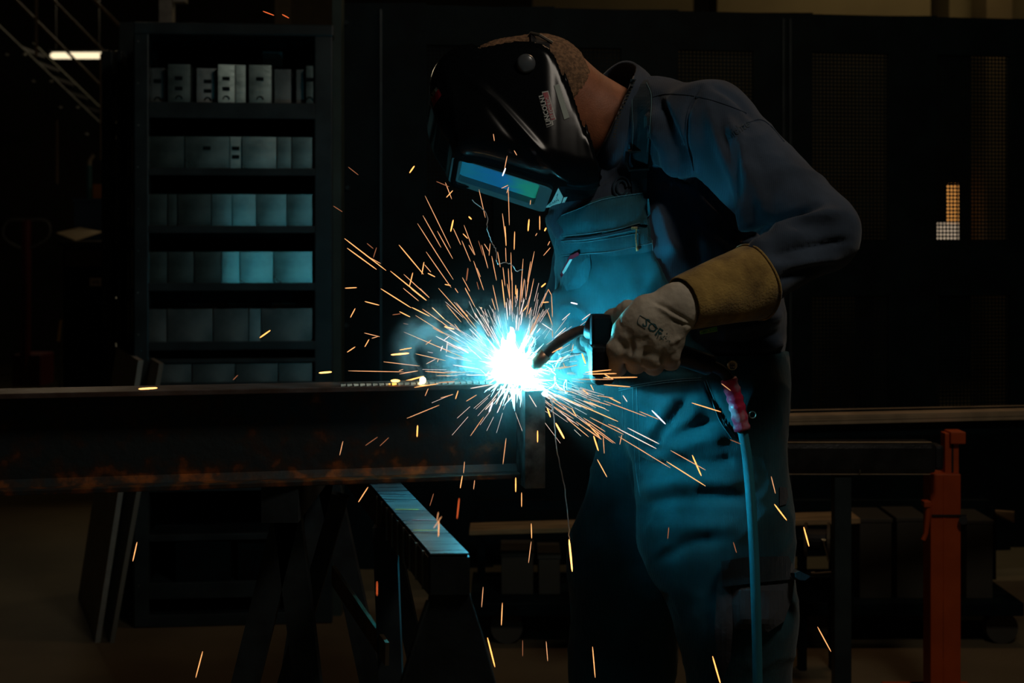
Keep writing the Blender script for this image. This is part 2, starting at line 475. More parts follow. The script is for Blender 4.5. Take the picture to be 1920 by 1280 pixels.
# ================================================================== PERFORATED MACHINE ENCLOSURE
K_, C_ = .144, 4.883
def PW(px, py, dy=0):
    Y = (C_+dy)/(1-K_*(px-CX)/F); return W(px, py, Y)
DIRW = Vector((1, K_, 0)).normalized(); NW = Vector((K_, -1, 0)).normalized()
def slab(px0, py0, px1, py1, d0, d1):
    """hexa slab in the enclosure plane; corners by photo pixel, depth d0 to d1 behind the plane"""
    a = [PW(px0, py1), PW(px1, py1), PW(px1, py0), PW(px0, py0)]
    z0, z1 = min(a[0].z, a[1].z), max(a[2].z, a[3].z)
    A, B = a[0], a[1]
    f = lambda p, z, d: Vector((p.x, p.y, z))-NW*d
    return [f(A, a[0].z, d0), f(B, a[1].z, d0), f(B, a[1].z, d1), f(A, a[0].z, d1), f(A, a[3].z, d0), f(B, a[2].z, d0), f(B, a[2].z, d1), f(A, a[3].z, d1)]
enc = empty('machine_enclosure', Vector((.6, 4.95, 0)), 'black perforated steel enclosure panels filling the background behind the worker', 'enclosure')
cols = [(800, 925), (1040, 1165), (1272, 1413), (1524, 1667), (1757, 1895)]
def ytop(px): return 8+(px-640)*30/1280
z_top = 2.0
def zy(px, z): 
    Y = C_/(1-K_*(px-CX)/F); return HZ+(CAMH-z)*F/Y
ZR = [(0, .10), (.58, .93), (1.22, 1.86), (1.95, 2.02)]
solid = []
xs = [640]+[c for cc in cols for c in cc]+[2050]
for i in range(0, len(xs), 2):   # solid uprights between the perforated fields
    MB().hexa(slab(xs[i], zy(xs[i], 2.02), xs[i+1], zy(xs[i+1], .10), 0, .03)).build('upright_panel', M_black, enc)
def zslab(px0, px1, z0, z1, d0, d1):
    A, B = PW(px0, 0), PW(px1, 0); f = lambda p, z, d: Vector((p.x, p.y, z))-NW*d
    return [f(A, z0, d0), f(B, z0, d0), f(B, z0, d1), f(A, z0, d1), f(A, z1, d0), f(B, z1, d0), f(B, z1, d1), f(A, z1, d1)]
for (a, b) in cols:
    for (z0, z1) in ((.10, .62), (1.02, 1.22), (1.885, 2.02)):
        MB().hexa(zslab(a, b, z0, z1, 0, .03)).build('cross_panel', M_black, enc)
def perforated(px0, px1, z0, z1, pitch=.0132, hole=.0042):
    A, B = PW(px0, 0), PW(px1, 0); L = math.hypot(B.x-A.x, B.y-A.y); nx = int(L/pitch); nz = int((z1-z0)/pitch)
    sx, sz = L/nx, (z1-z0)/nz; vs = []; fs = []
    corner = {}
    def P(u, z): p = A+DIRW*u-NW*.012; return (p.x, p.y, z)
    for i in range(nx+1):
        for j in range(nz+1): corner[i, j] = len(vs); vs.append(P(i*sx, z0+j*sz))
    for i in range(nx):
        for j in range(nz):
            c = ((i+.5)*sx, z0+(j+.5)*sz); r = []
            for k in range(8):
                an = math.radians(k*45+22.5); r.append(len(vs)); vs.append(P(c[0]+hole*math.cos(an), c[1]+hole*math.sin(an)))
            q = [corner[i+1, j+1], corner[i, j+1], corner[i, j], corner[i+1, j]]
            # r: 0=22,1=67,2=112,3=157,4=202,5=247,6=292,7=337
            fs += [[q[0], r[1], r[0]], [q[0], q[1], r[2], r[1]], [q[1], r[3], r[2]], [q[1], q[2], r[4], r[3]],
                   [q[2], r[5], r[4]], [q[2], q[3], r[6], r[5]], [q[3], r[7], r[6]], [q[3], q[0], r[0], r[7]]]
    me = mesh('perf', vs, fs); o = put('perforated_panel', me, M_black, enc)
    return o
for (a, b) in cols:
    perforated(a, b, 1.22, 1.885); perforated(a, b, .62, 1.02)
for px in (712, 1465, 1478):   # shallow vertical trims
    MB().hexa(slab(px, zy(px, 2.0), px+4, zy(px+4, .12), -.012, 0)).build('vertical_trim', M_rack, enc)
for px, py in ((650, 43), (652, 352), (650, 610)):
    p = PW(px, py); MB().tube([p-Vector((0, .012, 0)), p], .008, 10).build('bolt', M_rack, enc)
# pale green post at the end of the enclosure
o = bx('steel_post', 623, -100, 640, 1165, 4.62, 4.7, M_greenpost, loc=W(631, 1154, 4.62)); setp(o, 'slim green-grey steel post standing right of the bin rack', 'post')

# far things seen through the holes and above the enclosure
o = bx('far_column', 1850, -700, 1898, 830, 9.0, 9.3, mat('column_paint', (.12, .085, .04), .8, var=.2, scale=2), loc=(W(1868, 0, 9).x, 9.15, 0)); setp(o, 'tan column far behind the right end of the perforated enclosure', 'column')
t = empty('glow_shape', W(1780, 445, 9.2), 'warm shape with its own added glow behind the perforated panel near right edge', 'lamp')  # bright L-shaped spot built as self-glowing blocks, no known lamp
o = bx('upright_block', 1778, 345, 1797, 452, 9.2, 9.25, glow('amber_glow', (1, .42, .10), .75, True), t); o['label'] = 'glowing amber upright block'
o = bx('base_block', 1757, 418, 1797, 452, 9.17, 9.2, glow('cream_glow', (1, .78, .55), .55, True), t); o['label'] = 'glowing cream base block'
o = MB().box(W(1752, 458, 9.25)+Vector((0, 0, 0)), W(1800, 452, 9.25)+Vector((0, 4.75, 0)), .002).build('bracket', M_dark, t)
o = bx('far_cabinet', 1640, 452, 1760, 1000, 8.8, 9.3, M_dark, loc=(W(1700, 0, 8.8).x, 9.0, 0)); setp(o, 'dark cabinet far behind the enclosure, below the amber glowing shape', 'cabinet')
for k, (a, b, yy) in enumerate(((1612, 1662, 764), (1835, 1888, 758), (1500, 1530, 430))):
    o = bx('light_strip', a, yy, b, yy+8, 9.53, 9.6, glow('dim_strip', (1, .7, .4), .22)); 
    o.location = o.location; setp(o, ('small far light strip low behind the middle perforated panel', 'small far light strip low behind the rightmost perforated panel', 'small far light strip right of the worker\'s elbow')[k], 'light')
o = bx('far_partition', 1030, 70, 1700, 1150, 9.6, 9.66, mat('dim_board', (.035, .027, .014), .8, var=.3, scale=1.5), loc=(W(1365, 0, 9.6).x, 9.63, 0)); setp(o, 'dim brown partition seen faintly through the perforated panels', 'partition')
# beams over the enclosure
o = bx('overhead_duct', 1000, -60, 1300, 22, 8.6, 9.2, M_tan, loc=(W(1150, 0, 8.6).x, 8.9, W(0, 0, 8.6).z)); setp(o, 'brown overhead duct above the worker beyond the enclosure', 'duct')
o = bx('overhead_beam', 1345, -90, 1745, 60, 9.5, 9.9, M_tan, loc=(W(1545, 0, 9.5).x, 9.7, W(0, 0, 9.5).z)); setp(o, 'dull tan overhead beam above the right side of the enclosure', 'beam')
o = bx('overhead_channel', 1780, -90, 2000, 60, 9.5, 9.9, M_tan, loc=(W(1890, 0, 9.5).x, 9.7, W(0, 0, 9.5).z)); setp(o, 'tan overhead channel at the top right corner', 'beam')

# ================================================================== BIN RACK
YR = 4.5
def rackpt(px, py, Y=YR): return W(px, py, Y)
rack = empty('bin_rack', (W(438, 0, YR).x, YR+.3, 0), 'tall dark steel rack holding rows of galvanised bins, left of the sparks', 'rack')
DEP = .55
def rbx(name, x0, y0, x1, y1, d0=0, d1=DEP, m=M_rack, parent=rack, bev=0): return bx(name, x0, y0, x1, y1, YR+d0, YR+d1, m, parent, bev)
yb = 1172
rbx('upright', 255, 45, 282, yb, 0, .05, bev=.004); rbx('upright', 588, 47, 622, yb, 0, .05, bev=.004)
rbx('upright', 255, 45, 282, yb, DEP-.05, DEP); rbx('upright', 588, 47, 622, yb, DEP-.05, DEP)
rbx('side_panel', 600, 70, 618, yb, .05, DEP-.05); rbx('side_panel', 257, 70, 262, yb, .05, DEP-.05)
rbx('top_panel', 253, 43, 624, 66, -.005, DEP, bev=.006)
rbx('back_panel', 258, 66, 618, yb, DEP, DEP+.01, m=M_black)
shelves = [(192, 222), (315, 329), (423, 437), (530, 545), (640, 656), (672, 680), (716, 728), (800, 830), (905, 920), (1000, 1012), (1090, 1120), (1150, 1172)]
for (a, b) in shelves:
    rbx('shelf', 281, a, 589, b, .0, .012, bev=.002)
    rbx('shelf', 281, a, 589, a+5, .013, DEP-.02)
for k in range(14):
    p = W(262+random.random()*2, 80+k*78, YR); MB().tube([p+Vector((0, -.003, 0)), p+Vector((0, .004, 0))], .003, 6).build('rivet', M_bin2, rack)

BRIGHT = {'bright bin with a vertical glint': 17, 'wide bin with two dark': 11, 'pale bin with': 6, 'narrow teal blank': 14, 'teal bin right of centre': 10, 'wide bin with one': 6, 'narrow bright bin': 17, 'teal bin just right of the narrow': 12, 'brightest bin': 14, 'teal bin right of the brightest': 8,
          'dim bin beside': 8, 'bright teal bin right of the seam': 12, 'bin left of the bright': 12, 'narrow bluish': 7, 'dull teal': 6, 'dull bin at': 5, 'wide dull': 7}
def binbox(x0, y0, x1, y1, label, m, group, d0=.012, marks=0, tab=False):
    """a galvanised open-topped bin: folded front, sides, floor, back"""
    a, b = W(x0+.6, y1, YR), W(x1-.6, y0, YR); Y0 = YR+d0; Y1 = YR+min(.47, d0+.42)
    t = empty('steel_bin', ((a.x+b.x)/2, (Y0+Y1)/2, a.z), label, 'bin', group)
    th = .0015; mb = MB()
    mb.box((a.x, Y0, a.z), (a.x+th, Y1, b.z)).box((b.x-th, Y0, a.z), (b.x, Y1, b.z)).box((a.x, Y1-th, a.z), (b.x, Y1, b.z)).box((a.x, Y0, a.z), (b.x, Y1, a.z+th))
    mb.build('shell', m, t)
    key = label.split(',')[0]
    bw = math.radians(next((v for k_, v in BRIGHT.items() if key.startswith(k_)), 0)*.75+random.uniform(-.5, .5))
    seg = 10; vs = []; fs = []; w_ = b.x-a.x
    for i in range(seg+1):
        q = i/seg; dy = -w_*math.tan(bw)*(1-q)-(w_*.035/4)*(1-(2*q-1)**2)-.002
        vs += [(a.x+w_*q, Y0+dy, a.z), (a.x+w_*q, Y0+dy, b.z), (a.x+w_*q, Y0+dy+.0025, b.z), (a.x+w_*q, Y0+dy+.0025, a.z)]
    for i in range(seg):
        for j in range(4): fs.append([4*i+j, 4*i+(j+1) % 4, 4*i+4+(j+1) % 4, 4*i+4+j])
    fs += [[0, 3, 2, 1], [4*seg, 4*seg+1, 4*seg+2, 4*seg+3]]
    me = mesh('front', vs, fs); bm_ = bmesh.new(); bm_.from_mesh(me); bmesh.ops.recalc_face_normals(bm_, faces=bm_.faces); bm_.to_mesh(me); bm_.free()
    put('front', me, m, t)
    MB().box((a.x, Y0-w_*math.tan(bw), a.z), (a.x+th, Y0, b.z)).build('side_lip', m, t)
    Y0 -= w_*math.tan(abs(bw))*.55+.001
    wd = b.x-a.x; cxm = (a.x+b.x)/2; H = b.z-a.z
    if marks:
        for f_ in ((.63, .36) if marks == 2 else (.63,)):
            MB().box((cxm-.013, Y0-.004, a.z+H*f_-.006), (cxm+.011, Y0-.002, a.z+H*f_+.006), .0008).build('label_holder', M_black, t)
    if tab:
        pts = [Vector((cxm+.010*math.cos(q), Y0-.004, a.z+.010+.010*math.sin(q))) for q in np.linspace(0, math.pi, 7)]
        MB().tube(pts, .0022, 6).build('finger_loop', M_black, t)
    return t
names = {1: 'top shelf', 2: 'second shelf', 3: 'third shelf', 4: 'fourth shelf', 5: 'fifth shelf', 6: 'low sixth shelf'}
rows = {
 1: (192, [(279, 308, 1, 'dim bin set back at the far left'), (316, 358, 2, 'pale bin with two small label slots'), (366, 408, 2, 'wide bin with two dark label slots'), (409, 440, 2, 'bright bin with a vertical glint'), (441, 460, 0, 'narrow teal blank bin right of the glint'), (466, 508, 1, 'teal bin right of centre with faint slots'), (511, 543, 0, 'unlit dark bin right of the teal one'), (552, 567, 0, 'narrow dark bin second from the right post'), (572, 586, 1, 'narrow grey bin against the right post')]),
 2: (315, [(280, 347, 0, 'wide grey blank bin at the left end'), (348, 430, 1, 'wide bin with one label slot'), (431, 453, 2, 'narrow bright bin with two label slots'), (454, 517, 0, 'teal bin just right of the narrow bright one'), (518, 545, 0, 'dull teal bin second from right'), (546, 584, 0, 'dull bin at the right end')]),
 3: (423, [(280, 315, 0, 'grey bin at the left end'), (316, 333, 0, 'slim grey bin second from left'), (334, 396, 0, 'wide grey bin left of centre'), (397, 435, 0, 'dim bin beside the bright pair'), (436, 479, 0, 'brightest bin at centre'), (480, 536, 0, 'teal bin right of the brightest one'), (537, 584, 0, 'dull bin at the right end')]),
 4: (530, [(281, 315, 0, 'grey bin at the left end'), (316, 364, 0, 'faint grey bin second from left'), (365, 415, 0, 'warm grey bin at left of centre'), (416, 449, 0, 'bin left of the bright vertical seam'), (450, 511, 0, 'bright teal bin right of the seam'), (512, 584, 0, 'wide dull teal bin at the right end')]),
 5: (640, [(281, 314, 0, 'grey bin at the left end'), (315, 399, 0, 'wide grey bin left of centre'), (400, 465, 0, 'dim mottled bin at centre'), (466, 488, 0, 'narrow bluish bin'), (489, 584, 0, 'wide almost black bin at the right')]),
 6: (716, [(281, 360, 0, 'unlit bin at the left end'), (361, 440, 0, 'faintly blue bin at centre'), (441, 520, 0, 'dim bin right of centre'), (521, 584, 0, 'unlit bin at the right end')]),
}
tops = {1: 121, 2: 256, 3: 364, 4: 472, 5: 579, 6: 682}
for r, (yb_, lst) in rows.items():
    for i, (x0, x1, mk, desc) in enumerate(lst):
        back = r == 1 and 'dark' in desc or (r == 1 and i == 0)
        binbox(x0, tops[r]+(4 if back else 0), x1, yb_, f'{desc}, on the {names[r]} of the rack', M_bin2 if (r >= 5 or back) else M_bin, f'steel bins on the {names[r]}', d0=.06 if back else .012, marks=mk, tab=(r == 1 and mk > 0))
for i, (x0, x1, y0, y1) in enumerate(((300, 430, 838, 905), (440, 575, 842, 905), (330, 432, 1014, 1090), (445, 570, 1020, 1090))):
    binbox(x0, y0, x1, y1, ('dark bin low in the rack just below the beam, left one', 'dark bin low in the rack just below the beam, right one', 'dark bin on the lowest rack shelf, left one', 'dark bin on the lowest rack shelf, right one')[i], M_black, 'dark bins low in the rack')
# dim boxes standing above the top row at the back
for i, (x0, x1) in enumerate(((277, 315), (508, 545))):
    o = bx('storage_carton', x0, 96, x1, 124, YR+.30, YR+.42, M_bin2, loc=W((x0+x1)/2, 124, YR+.36)); setp(o, ('dull carton on top of the far left bin of the top shelf', 'dull carton on top of the dark bin of the top shelf')[i], 'box')

RANG = math.radians(5.5); PIV = Vector((W(438, 0, YR).x, YR, 0))
def swing(o, extra=0):
    v = o.location-PIV; c_, s_ = math.cos(RANG), math.sin(RANG)
    o.location = PIV+Vector((v.x*c_-v.y*s_, v.x*s_+v.y*c_, v.z)); o.rotation_euler.z += RANG+extra
swing(rack)
for o in list(C.objects):
    if o.name.startswith(('steel_bin', 'storage_carton')) and o.parent is None:
        swing(o)
# second rack behind, to the left
r2 = empty('side_rack', (W(222, 0, 4.9).x, 5.1, 0), 'narrow dark rack half hidden behind the left side of the bin rack', 'rack')
for x0, x1 in ((190, 210), (218, 228)):
    bx('upright', x0, 95, x1, 1115, 4.9, 4.95, M_rack, r2, .003)
bx('upright', 238, 90, 256, 1115, 4.86, 4.9, M_rack, r2, .003)
for y in (140, 232, 330, 440, 560, 650):
    bx('shelf', 190, y, 262, y+12, 4.92, 5.3, M_rack, r2)
for y0, y1 in ((255, 325), (364, 425), (468, 540), (560, 640)):
    bx('side_strip', 246, y0, 249, y1, 4.853, 4.86, M_white, r2)
    bx('side_strip', 240, y0+6, 242, y1, 4.853, 4.86, M_bin2, r2)
# upright galvanised post rising above the rack
o = bx('cable_riser', 298, -80, 322, 60, 5.6, 5.66, mat('pale_zinc', (.42, .42, .38), .5, .3, var=.2), loc=W(310, 60, 5.63)); setp(o, 'pale square riser standing above the bin rack at the top edge', 'pipe')
o = bx('junction_box', 324, -30, 346, 3, 5.6, 5.66, mat('pale_zinc', ()), loc=W(335, 3, 5.63)); setp(o, 'small pale box beside the riser at the top edge', 'box')

# leaning boards left of the rack
def lean(pA, YA, pC, YC, top, YT, th, name, label, m, dx=0):
    A, Cc = W(*pA, YA), W(*pC, YC); A.z = Cc.z = 0
    A.x += dx; Cc.x += dx
    T = W(*top, YT); T.x += dx; T2 = T+(Cc-A)
    s = Vector((th, 0, 0))
    o = MB().hexa([A, A+s, Cc+s, Cc, T, T+s, T2+s, T2]).build(name, m, loc=(A+Cc)/2)
    setp(o, label, 'board'); return o
lean((146, 1120), 4.86, (178, 1205), 4.31, (218, 650), 4.86, .016, 'leaning_board', 'pale-edged board leaning left of the bin rack, leftmost of the pair', M_white)
lean((146, 1120), 4.86, (178, 1205), 4.31, (228, 655), 4.86, .014, 'leaning_board', 'pale-edged board leaning against the rack, inner one of the pair', mat('grey_board', (.25, .24, .20), .7), dx=.045)

# ================================================================== LEFT BACKGROUND: STAIR, LAMP, TROLLEY, DESK
YS = 8.0
st = empty('steel_stair', (W(100, 0, YS).x, YS, 0), 'dark steel stair with bolted stringer and thin handrails, top left', 'staircase')
a, b = W(-60, 30, YS), W(215, 295, YS)
MB().bar(a, b, .05, .17, up=(0, 0, 1)).build('stringer', mat('stair_paint', (.04, .042, .034), .85, spec=.05), st)
MB().bar(a+Vector((0, 1.0, -.05)), b+Vector((0, 1.0, -.05)), .05, .10).build('stringer', mat('stair_paint', ()), st)
for k in range(9):
    p = a+(b-a)*(k+.5)/9; MB().box(p+Vector((-.07, .03, -.07)), p+Vector((.07, .98, -.05))).build('tread', M_dark, st)
for x, y in ((12, 102), (45, 102), (62, 152), (95, 152), (113, 201), (145, 201), (162, 251)):
    p = W(x, y, YS-.05); MB().tube([p, p+Vector((0, .02, 0))], .0075, 8).build('bolt', mat('bright_bolt', (.8, .8, .7), .4, .2), st)
M_rail = mat('ochre_rail', (.16, .10, .04), .5)
for (p, q, r) in (((28, -2), (190, 162), .008), ((98, -2), (196, 98), .007), ((172, -4), (243, 68), .010)):
    MB().tube([W(*p, YS-.02), W(*q, YS-.02)], r, 8).build('handrail', M_rail, st)
MB().tube([W(*p, YS-.02) for p in ((243, 68), (232, 98), (218, 99))], .010, 8).build('handrail', M_rail, st)
for x, y0, y1 in ((68, -4, 107), (107, 225, 345), (190, 100, 300)):
    MB().tube([W(x, y0, YS-.02), W(x, y1, YS-.02)], .009, 8).build('baluster', M_rail, st)
fl = empty('fluorescent_lamp', W(146, 104, 9.6), 'glowing fluorescent tube lamp hanging behind the stair rails', 'lamp')
MB().tube([W(x, 104, 9.6) for x in (95, 100, 190, 196)], [.010, .022, .022, .018], 12).build('tube', glow('tube_light', (1, .82, .52), 1.25, True), fl, smooth=True)
bx('housing', 92, 93, 199, 97, 9.56, 9.66, M_dark, fl)
for px in (105, 186):
    p = W(px, 94, 9.61); MB().tube([p, Vector((p.x, p.y, 5.0))], .003, 6).build('suspension_wire', M_dark, fl)

# pallet truck with a red shaft and a loop handle
t = empty('pallet_truck', (W(47, 0, 8.2).x, 8.4, 0), 'red-shafted pallet truck with a loop handle at far left', 'trolley')
loop = spline([(47, 412), (18, 413), (6, 430), (12, 450), (46, 466), (84, 450), (94, 430), (84, 413), (47, 412)], 5)
MB().tube([W(x, y, 8.2) for x, y in loop], .008, 8).build('loop_handle', mat('grey_grip', (.12, .12, .11), .5), t, smooth=True)
MB().tube([W(50, 412, 8.2), W(49, 560, 8.22), W(47, 690, 8.28)], [.028, .028, .034], 10).build('shaft', M_red, t)
MB().box(W(22, 725, 8.25), W(76, 665, 8.25)+Vector((0, .25, 0)), .01).build('pump_body', M_red, t)
for dx in (-.16, .06):
    p = Vector((W(47, 0, 8.2).x+dx, 8.5, .08)); MB().box(p, p+Vector((.10, 1.1, .05)), .005).build('fork', M_red, t)
for dx in (-.05, .04):
    p = Vector((W(47, 0, 8.2).x+dx, 8.3, .09)); MB().tube([p, p+Vector((.03, 0, 0))], .09, 16).build('wheel', M_dark, t)

# desk cabinet with papers
YD = 7.4
t = empty('tool_cabinet', (W(170, 0, YD).x, YD+.3, 0), 'dark tool cabinet with drawers under the papers, left background', 'cabinet')
zt = W(0, 452, YD).z
a = W(118, 452, YD); MB().box((a.x, YD, .06), (a.x+.6, YD+.6, zt-.03), .005).build('body', M_black, t)
MB().box((a.x-.02, YD-.02, zt-.03), (a.x+.62, YD+.62, zt), .004).build('worktop', M_rack, t)
for k, (y0, y1) in enumerate(((468, 500), (504, 575), (580, 660), (664, 740))):
    bx('drawer', 122, y0, 198, y1, YD-.012, YD, M_black if k else mat('drawer_olive', (.05, .045, .02), .6), t, .002)
for dx in (0, .5): MB().box((a.x+dx, YD+.05, 0), (a.x+dx+.08, YD+.5, .06)).build('foot', M_dark, t)
o = bx('drawer_tag', 168, 521, 195, 536, YD-.02, YD-.013, mat('tag_cream', (.55, .50, .44), .7), t, .001)
put('lettering', text_mesh('WB C', 9, (172, 532), (1, 0), (0, -1), None, YD-.021, 0, .02), M_ink, o)
def sheet(name, P, Y, label, z):
    vs = [Vector((W(p[0], 0, p[2]).x, p[2], z+p[3])) for p in P]; k = len(vs)
    me = mesh(name, vs+[v+Vector((0, 0, -.002)) for v in vs], [list(range(k)), list(range(2*k-1, k-1, -1))]+[[i, i+k, (i+1) % k+k, (i+1) % k] for i in range(k)])
    o = put(name, me, M_paper, loc=vs[0]); setp(o, label, 'paper', 'papers on the tool cabinet')
sheet('paper_sheet', [(105, 0, 7.5, .045), (142, 0, 7.42, .004), (192, 0, 7.5, .05), (150, 0, 7.75, .075)], 0, 'curled cream paper sheet lying open on the tool cabinet', zt)
sheet('paper_sheet', [(138, 0, 7.40, .0025), (193, 0, 7.40, .0025), (196, 0, 7.48, .0025), (150, 0, 7.48, .0025)], 0, 'flat cream sheet on the tool cabinet edge under the curled one', zt)
zb = zt
t = empty('crate', (W(168, 0, 7.85).x, 7.9, zt), 'dark blue crate on the tool cabinet behind the papers', 'crate')
a = W(138, 0, 7.8); b = W(196, 372, 7.8)
MB().box((a.x, 7.8, zt), (b.x, 8.0, b.z), .006).build('body', M_blue, t); MB().box((a.x-.005, 7.79, b.z-.02), (b.x+.005, 8.01, b.z), .003).build('rim', M_blue, t)
zc = b.z
a = W(172, 0, 7.8); b2 = W(191, 345, 7.8)
o = MB().box((a.x, 7.82, zc), (b2.x, 7.9, b2.z), .003).build('small_carton', mat('orange_card', (.40, .15, .03), .8), loc=(a.x, 7.82, zc)); setp(o, 'small orange carton on the blue crate', 'box')
p0 = W(167, 345, 7.93); p0.z = zc
t = empty('spray_bottle', p0, 'slim bottle with pale neck and teal body on the blue crate', 'bottle')
z1 = W(0, 310, 7.93).z; z2 = W(0, 290, 7.93).z
MB().tube([p0, Vector((p0.x, p0.y, z1))], [.016, .016], 10).build('body', mat('teal_bottle', (.03, .12, .13), .5), t)
MB().tube([Vector((p0.x, p0.y, z1)), Vector((p0.x+.004, p0.y, (z1+z2)/2)), Vector((p0.x+.025, p0.y, z2))], [.014, .012, .010], 10).build('neck', mat('cream_plastic', (.30, .24, .16), .6), t)
p = W(113, 0, 7.3); p.z = 0
t = empty('broom', p, 'yellow-ended stick leaning beside the tool cabinet', 'broom')
q = W(116, 590, 7.38)
MB().tube([p+Vector((-.01, 0, .12)), q], .008, 8).build('stick', mat('dark_stick', (.05, .05, .04), .6), t)
MB().tube([W(109, 640, 7.36), W(114, 600, 7.375)], .010, 8).build('yellow_grip', mat('yellow_plastic', (.55, .38, .10), .6), t)
MB().box(p+Vector((-.12, -.03, 0)), p+Vector((.10, .03, .13)), .01).build('head', M_dark, t)

# ================================================================== RIGHT: RAIL, PIPE, ORANGE STAND, LOW CART
def rail_Y(px): return 3.62+(px-1480)*.16/440
def RP(px, py): return W(px, py, rail_Y(px))
rl = empty('conveyor_rail', (RP(1700, 790).x, 3.75, RP(1700, 790).z), 'long grooved metal rail running right from behind the worker', 'rail')
def long(px0, px1, y0, y1, h0, h1, d0, d1, name, m):
    A, B = RP(px0, y0), RP(px1, y1); A2, B2 = RP(px0, y0+h0), RP(px1, y1+h1)
    D0, D1 = Vector((0, d0, 0)), Vector((0, d1, 0))
    return MB().hexa([A2+D0, B2+D0, B2+D1, A2+D1, A+D0, B+D0, B+D1, A+D1]).build(name, m, rl)
long(1230, 2000, 785.5, 768, 5, 5, -.004, .06, 'top_lip', M_alu)
long(1230, 2000, 790, 772, 7, 7, .004, .06, 'groove', M_dark)
long(1230, 2000, 791.5, 773, 4, 4, -.006, .004, 'face_bead', M_alu)
long(1230, 2000, 796.5, 778, 6, 6, -.006, .06, 'lower_lip', M_alu)
long(1230, 2000, 779, 763, 1.6, 1.6, .06, .065, 'rear_lip', M_alu)
long(1230, 2000, 803, 785, 26, 26, .02, .06, 'web', M_black)
# steel pipe lying under the rail
YP = 3.55
pz0, pz1 = W(0, 830, YP).z, W(0, 889, YP).z; rp = (pz0-pz1)/2; cz = (pz0+pz1)/2
pp = empty('steel_pipe', (W(1500, 0, YP).x, YP+rp, cz), 'thick dark steel bar with rounded end lying below the rail', 'pipe')
xe = W(1757, 0, YP).x; xs0 = W(1180, 0, YP).x
MB().box((xs0, YP, pz1), (xe, YP+2*rp, pz0), .014).build('bar', mat('pipe_steel', (.03, .03, .03), .35, .5, var=.3, scale=20, bump=.3), pp, smooth=False)
MB().box((xe-.001, YP+.008, pz1+.008), (xe+.02, YP+2*rp-.008, pz0-.008), .008).build('end_cap', M_dark, pp)
MB().box((xs0, YP+.004, pz0-.0004), (xe-.012, YP+.012, pz0+.0012)).build('highlight_strip', M_alu, pp)  # pale metal strips stand in for highlights along the bar edges
MB().box((xs0, YP+.002, pz1-.001), (xe-.016, YP+.006, pz1+.0006)).build('highlight_strip', M_alu, pp)
p = W(1612, 886, YP); MB().tube([p+Vector((0, -.002, 0)), p+Vector((0, -.002, .007))], .002, 6).build('stud', M_steelz, pp)

os_ = empty('orange_stand', (W(1770, 0, 3.68).x, 3.7, 0), 'orange painted steel support stand right of the worker', 'stand')
def ob(name, x0, y0, x1, y1, d0, d1, m=M_orange, bev=.002): return bx(name, x0, y0, x1, y1, 3.64+d0, 3.64+d1, m, os_, bev)
zfl = HZ+CAMH*F/3.64
ob('outer_post', 1745, 888, 1802, zfl-6, 0, .07, bev=.004)
ob('inner_post', 1772, 812, 1798, 890, .015, .055)
ob('top_bracket', 1783, 810, 1811, 832, .0, .06)
ob('slot', 1768.5, 1125, 1771.5, 1235, -.0008, .001, M_dark, 0)
ob('slot', 1784, 832, 1788, 888, .0142, .016, M_dark, 0)
ob('ridge', 1769, 890, 1772, zfl-8, -.002, .0, mat('orange_paint', ()), 0)
MB().tube([W(1742, 944, 3.62), W(1736, 1000, 3.62), W(1731, 1012, 3.62)], [.008, .006, .006], 8).build('clamp_lever', M_orange, os_)
MB().box(W(1733, 951, 3.61), W(1746, 940, 3.61)+Vector((0, .03, 0)), .002).build('lever_knob', M_orange, os_)
MB().box(W(1748, 968, 3.635), W(1812, 965, 3.635)+Vector((0, .005, 0))).build('clamp_band', M_dark, os_)
MB().tube([W(1806, 975, 3.62), W(1806, 975, 3.66)], .011, 10).build('clamp_bolt', M_dark, os_)
a = W(1690, zfl, 3.64); b = W(1860, zfl, 3.64)
MB().box((a.x, 3.5, 0), (b.x, 3.56, .03), .003).box((a.x, 3.78, 0), (b.x, 3.84, .03), .003).box((W(1745, 0, 3.64).x, 3.5, .0), (W(1800, 0, 3.64).x, 3.84, .03)).build('base_foot', M_orange, os_)
bp = empty('black_post', (W(1581, 0, 3.56).x, 3.58, 0), 'black steel leg under the rail between worker and orange stand', 'post')
bx('post', 1565, 892, 1597, HZ+CAMH*F/3.56-5, 3.56, 3.6, M_rack, bp, .003)
bx('foot', 1540, HZ+CAMH*F/3.5-8, 1625, HZ+CAMH*F/3.5, 3.5, 3.68, M_rack, bp)

# low cart behind with timber, rollers and boxes
YC = 4.25
ct = empty('low_cart', (W(1500, 0, YC).x, YC+.25, 0), 'low dark cart standing on small wheels below the rail and pipe', 'cart')
zd = W(0, 1130, YC).z
a, b = W(880, 0, YC), W(1920, 0, YC)
MB().box((a.x, YC, zd-.04), (b.x, YC+.4, zd), .003).build('deck', M_black, ct)
MB().box((a.x, YC+.3, zd+.22), (b.x, YC+.34, zd+.25)).build('rear_bar', M_black, ct)
for px in (900, 1300, 1900):
    p = W(px, 0, YC+.1); MB().box((p.x-.012, YC+.29, zd), (p.x+.012, YC+.31, zd+.23)).build('stay', M_black, ct)
for px in (950, 1530, 1890):
    p = W(px, 0, YC); rr = (zd-.04)/2
    MB().tube([Vector((p.x, YC+.05, rr)), Vector((p.x, YC+.09, rr))], rr, 20).build('wheel', mat('grey_tyre', (.07, .065, .05), .7), ct)
for i, (x0, x1, yy) in enumerate(((905, 982, 996), (1036, 1068, 993), (1474, 1613, 977))):
    pass
zp = W(0, 975, YC).z
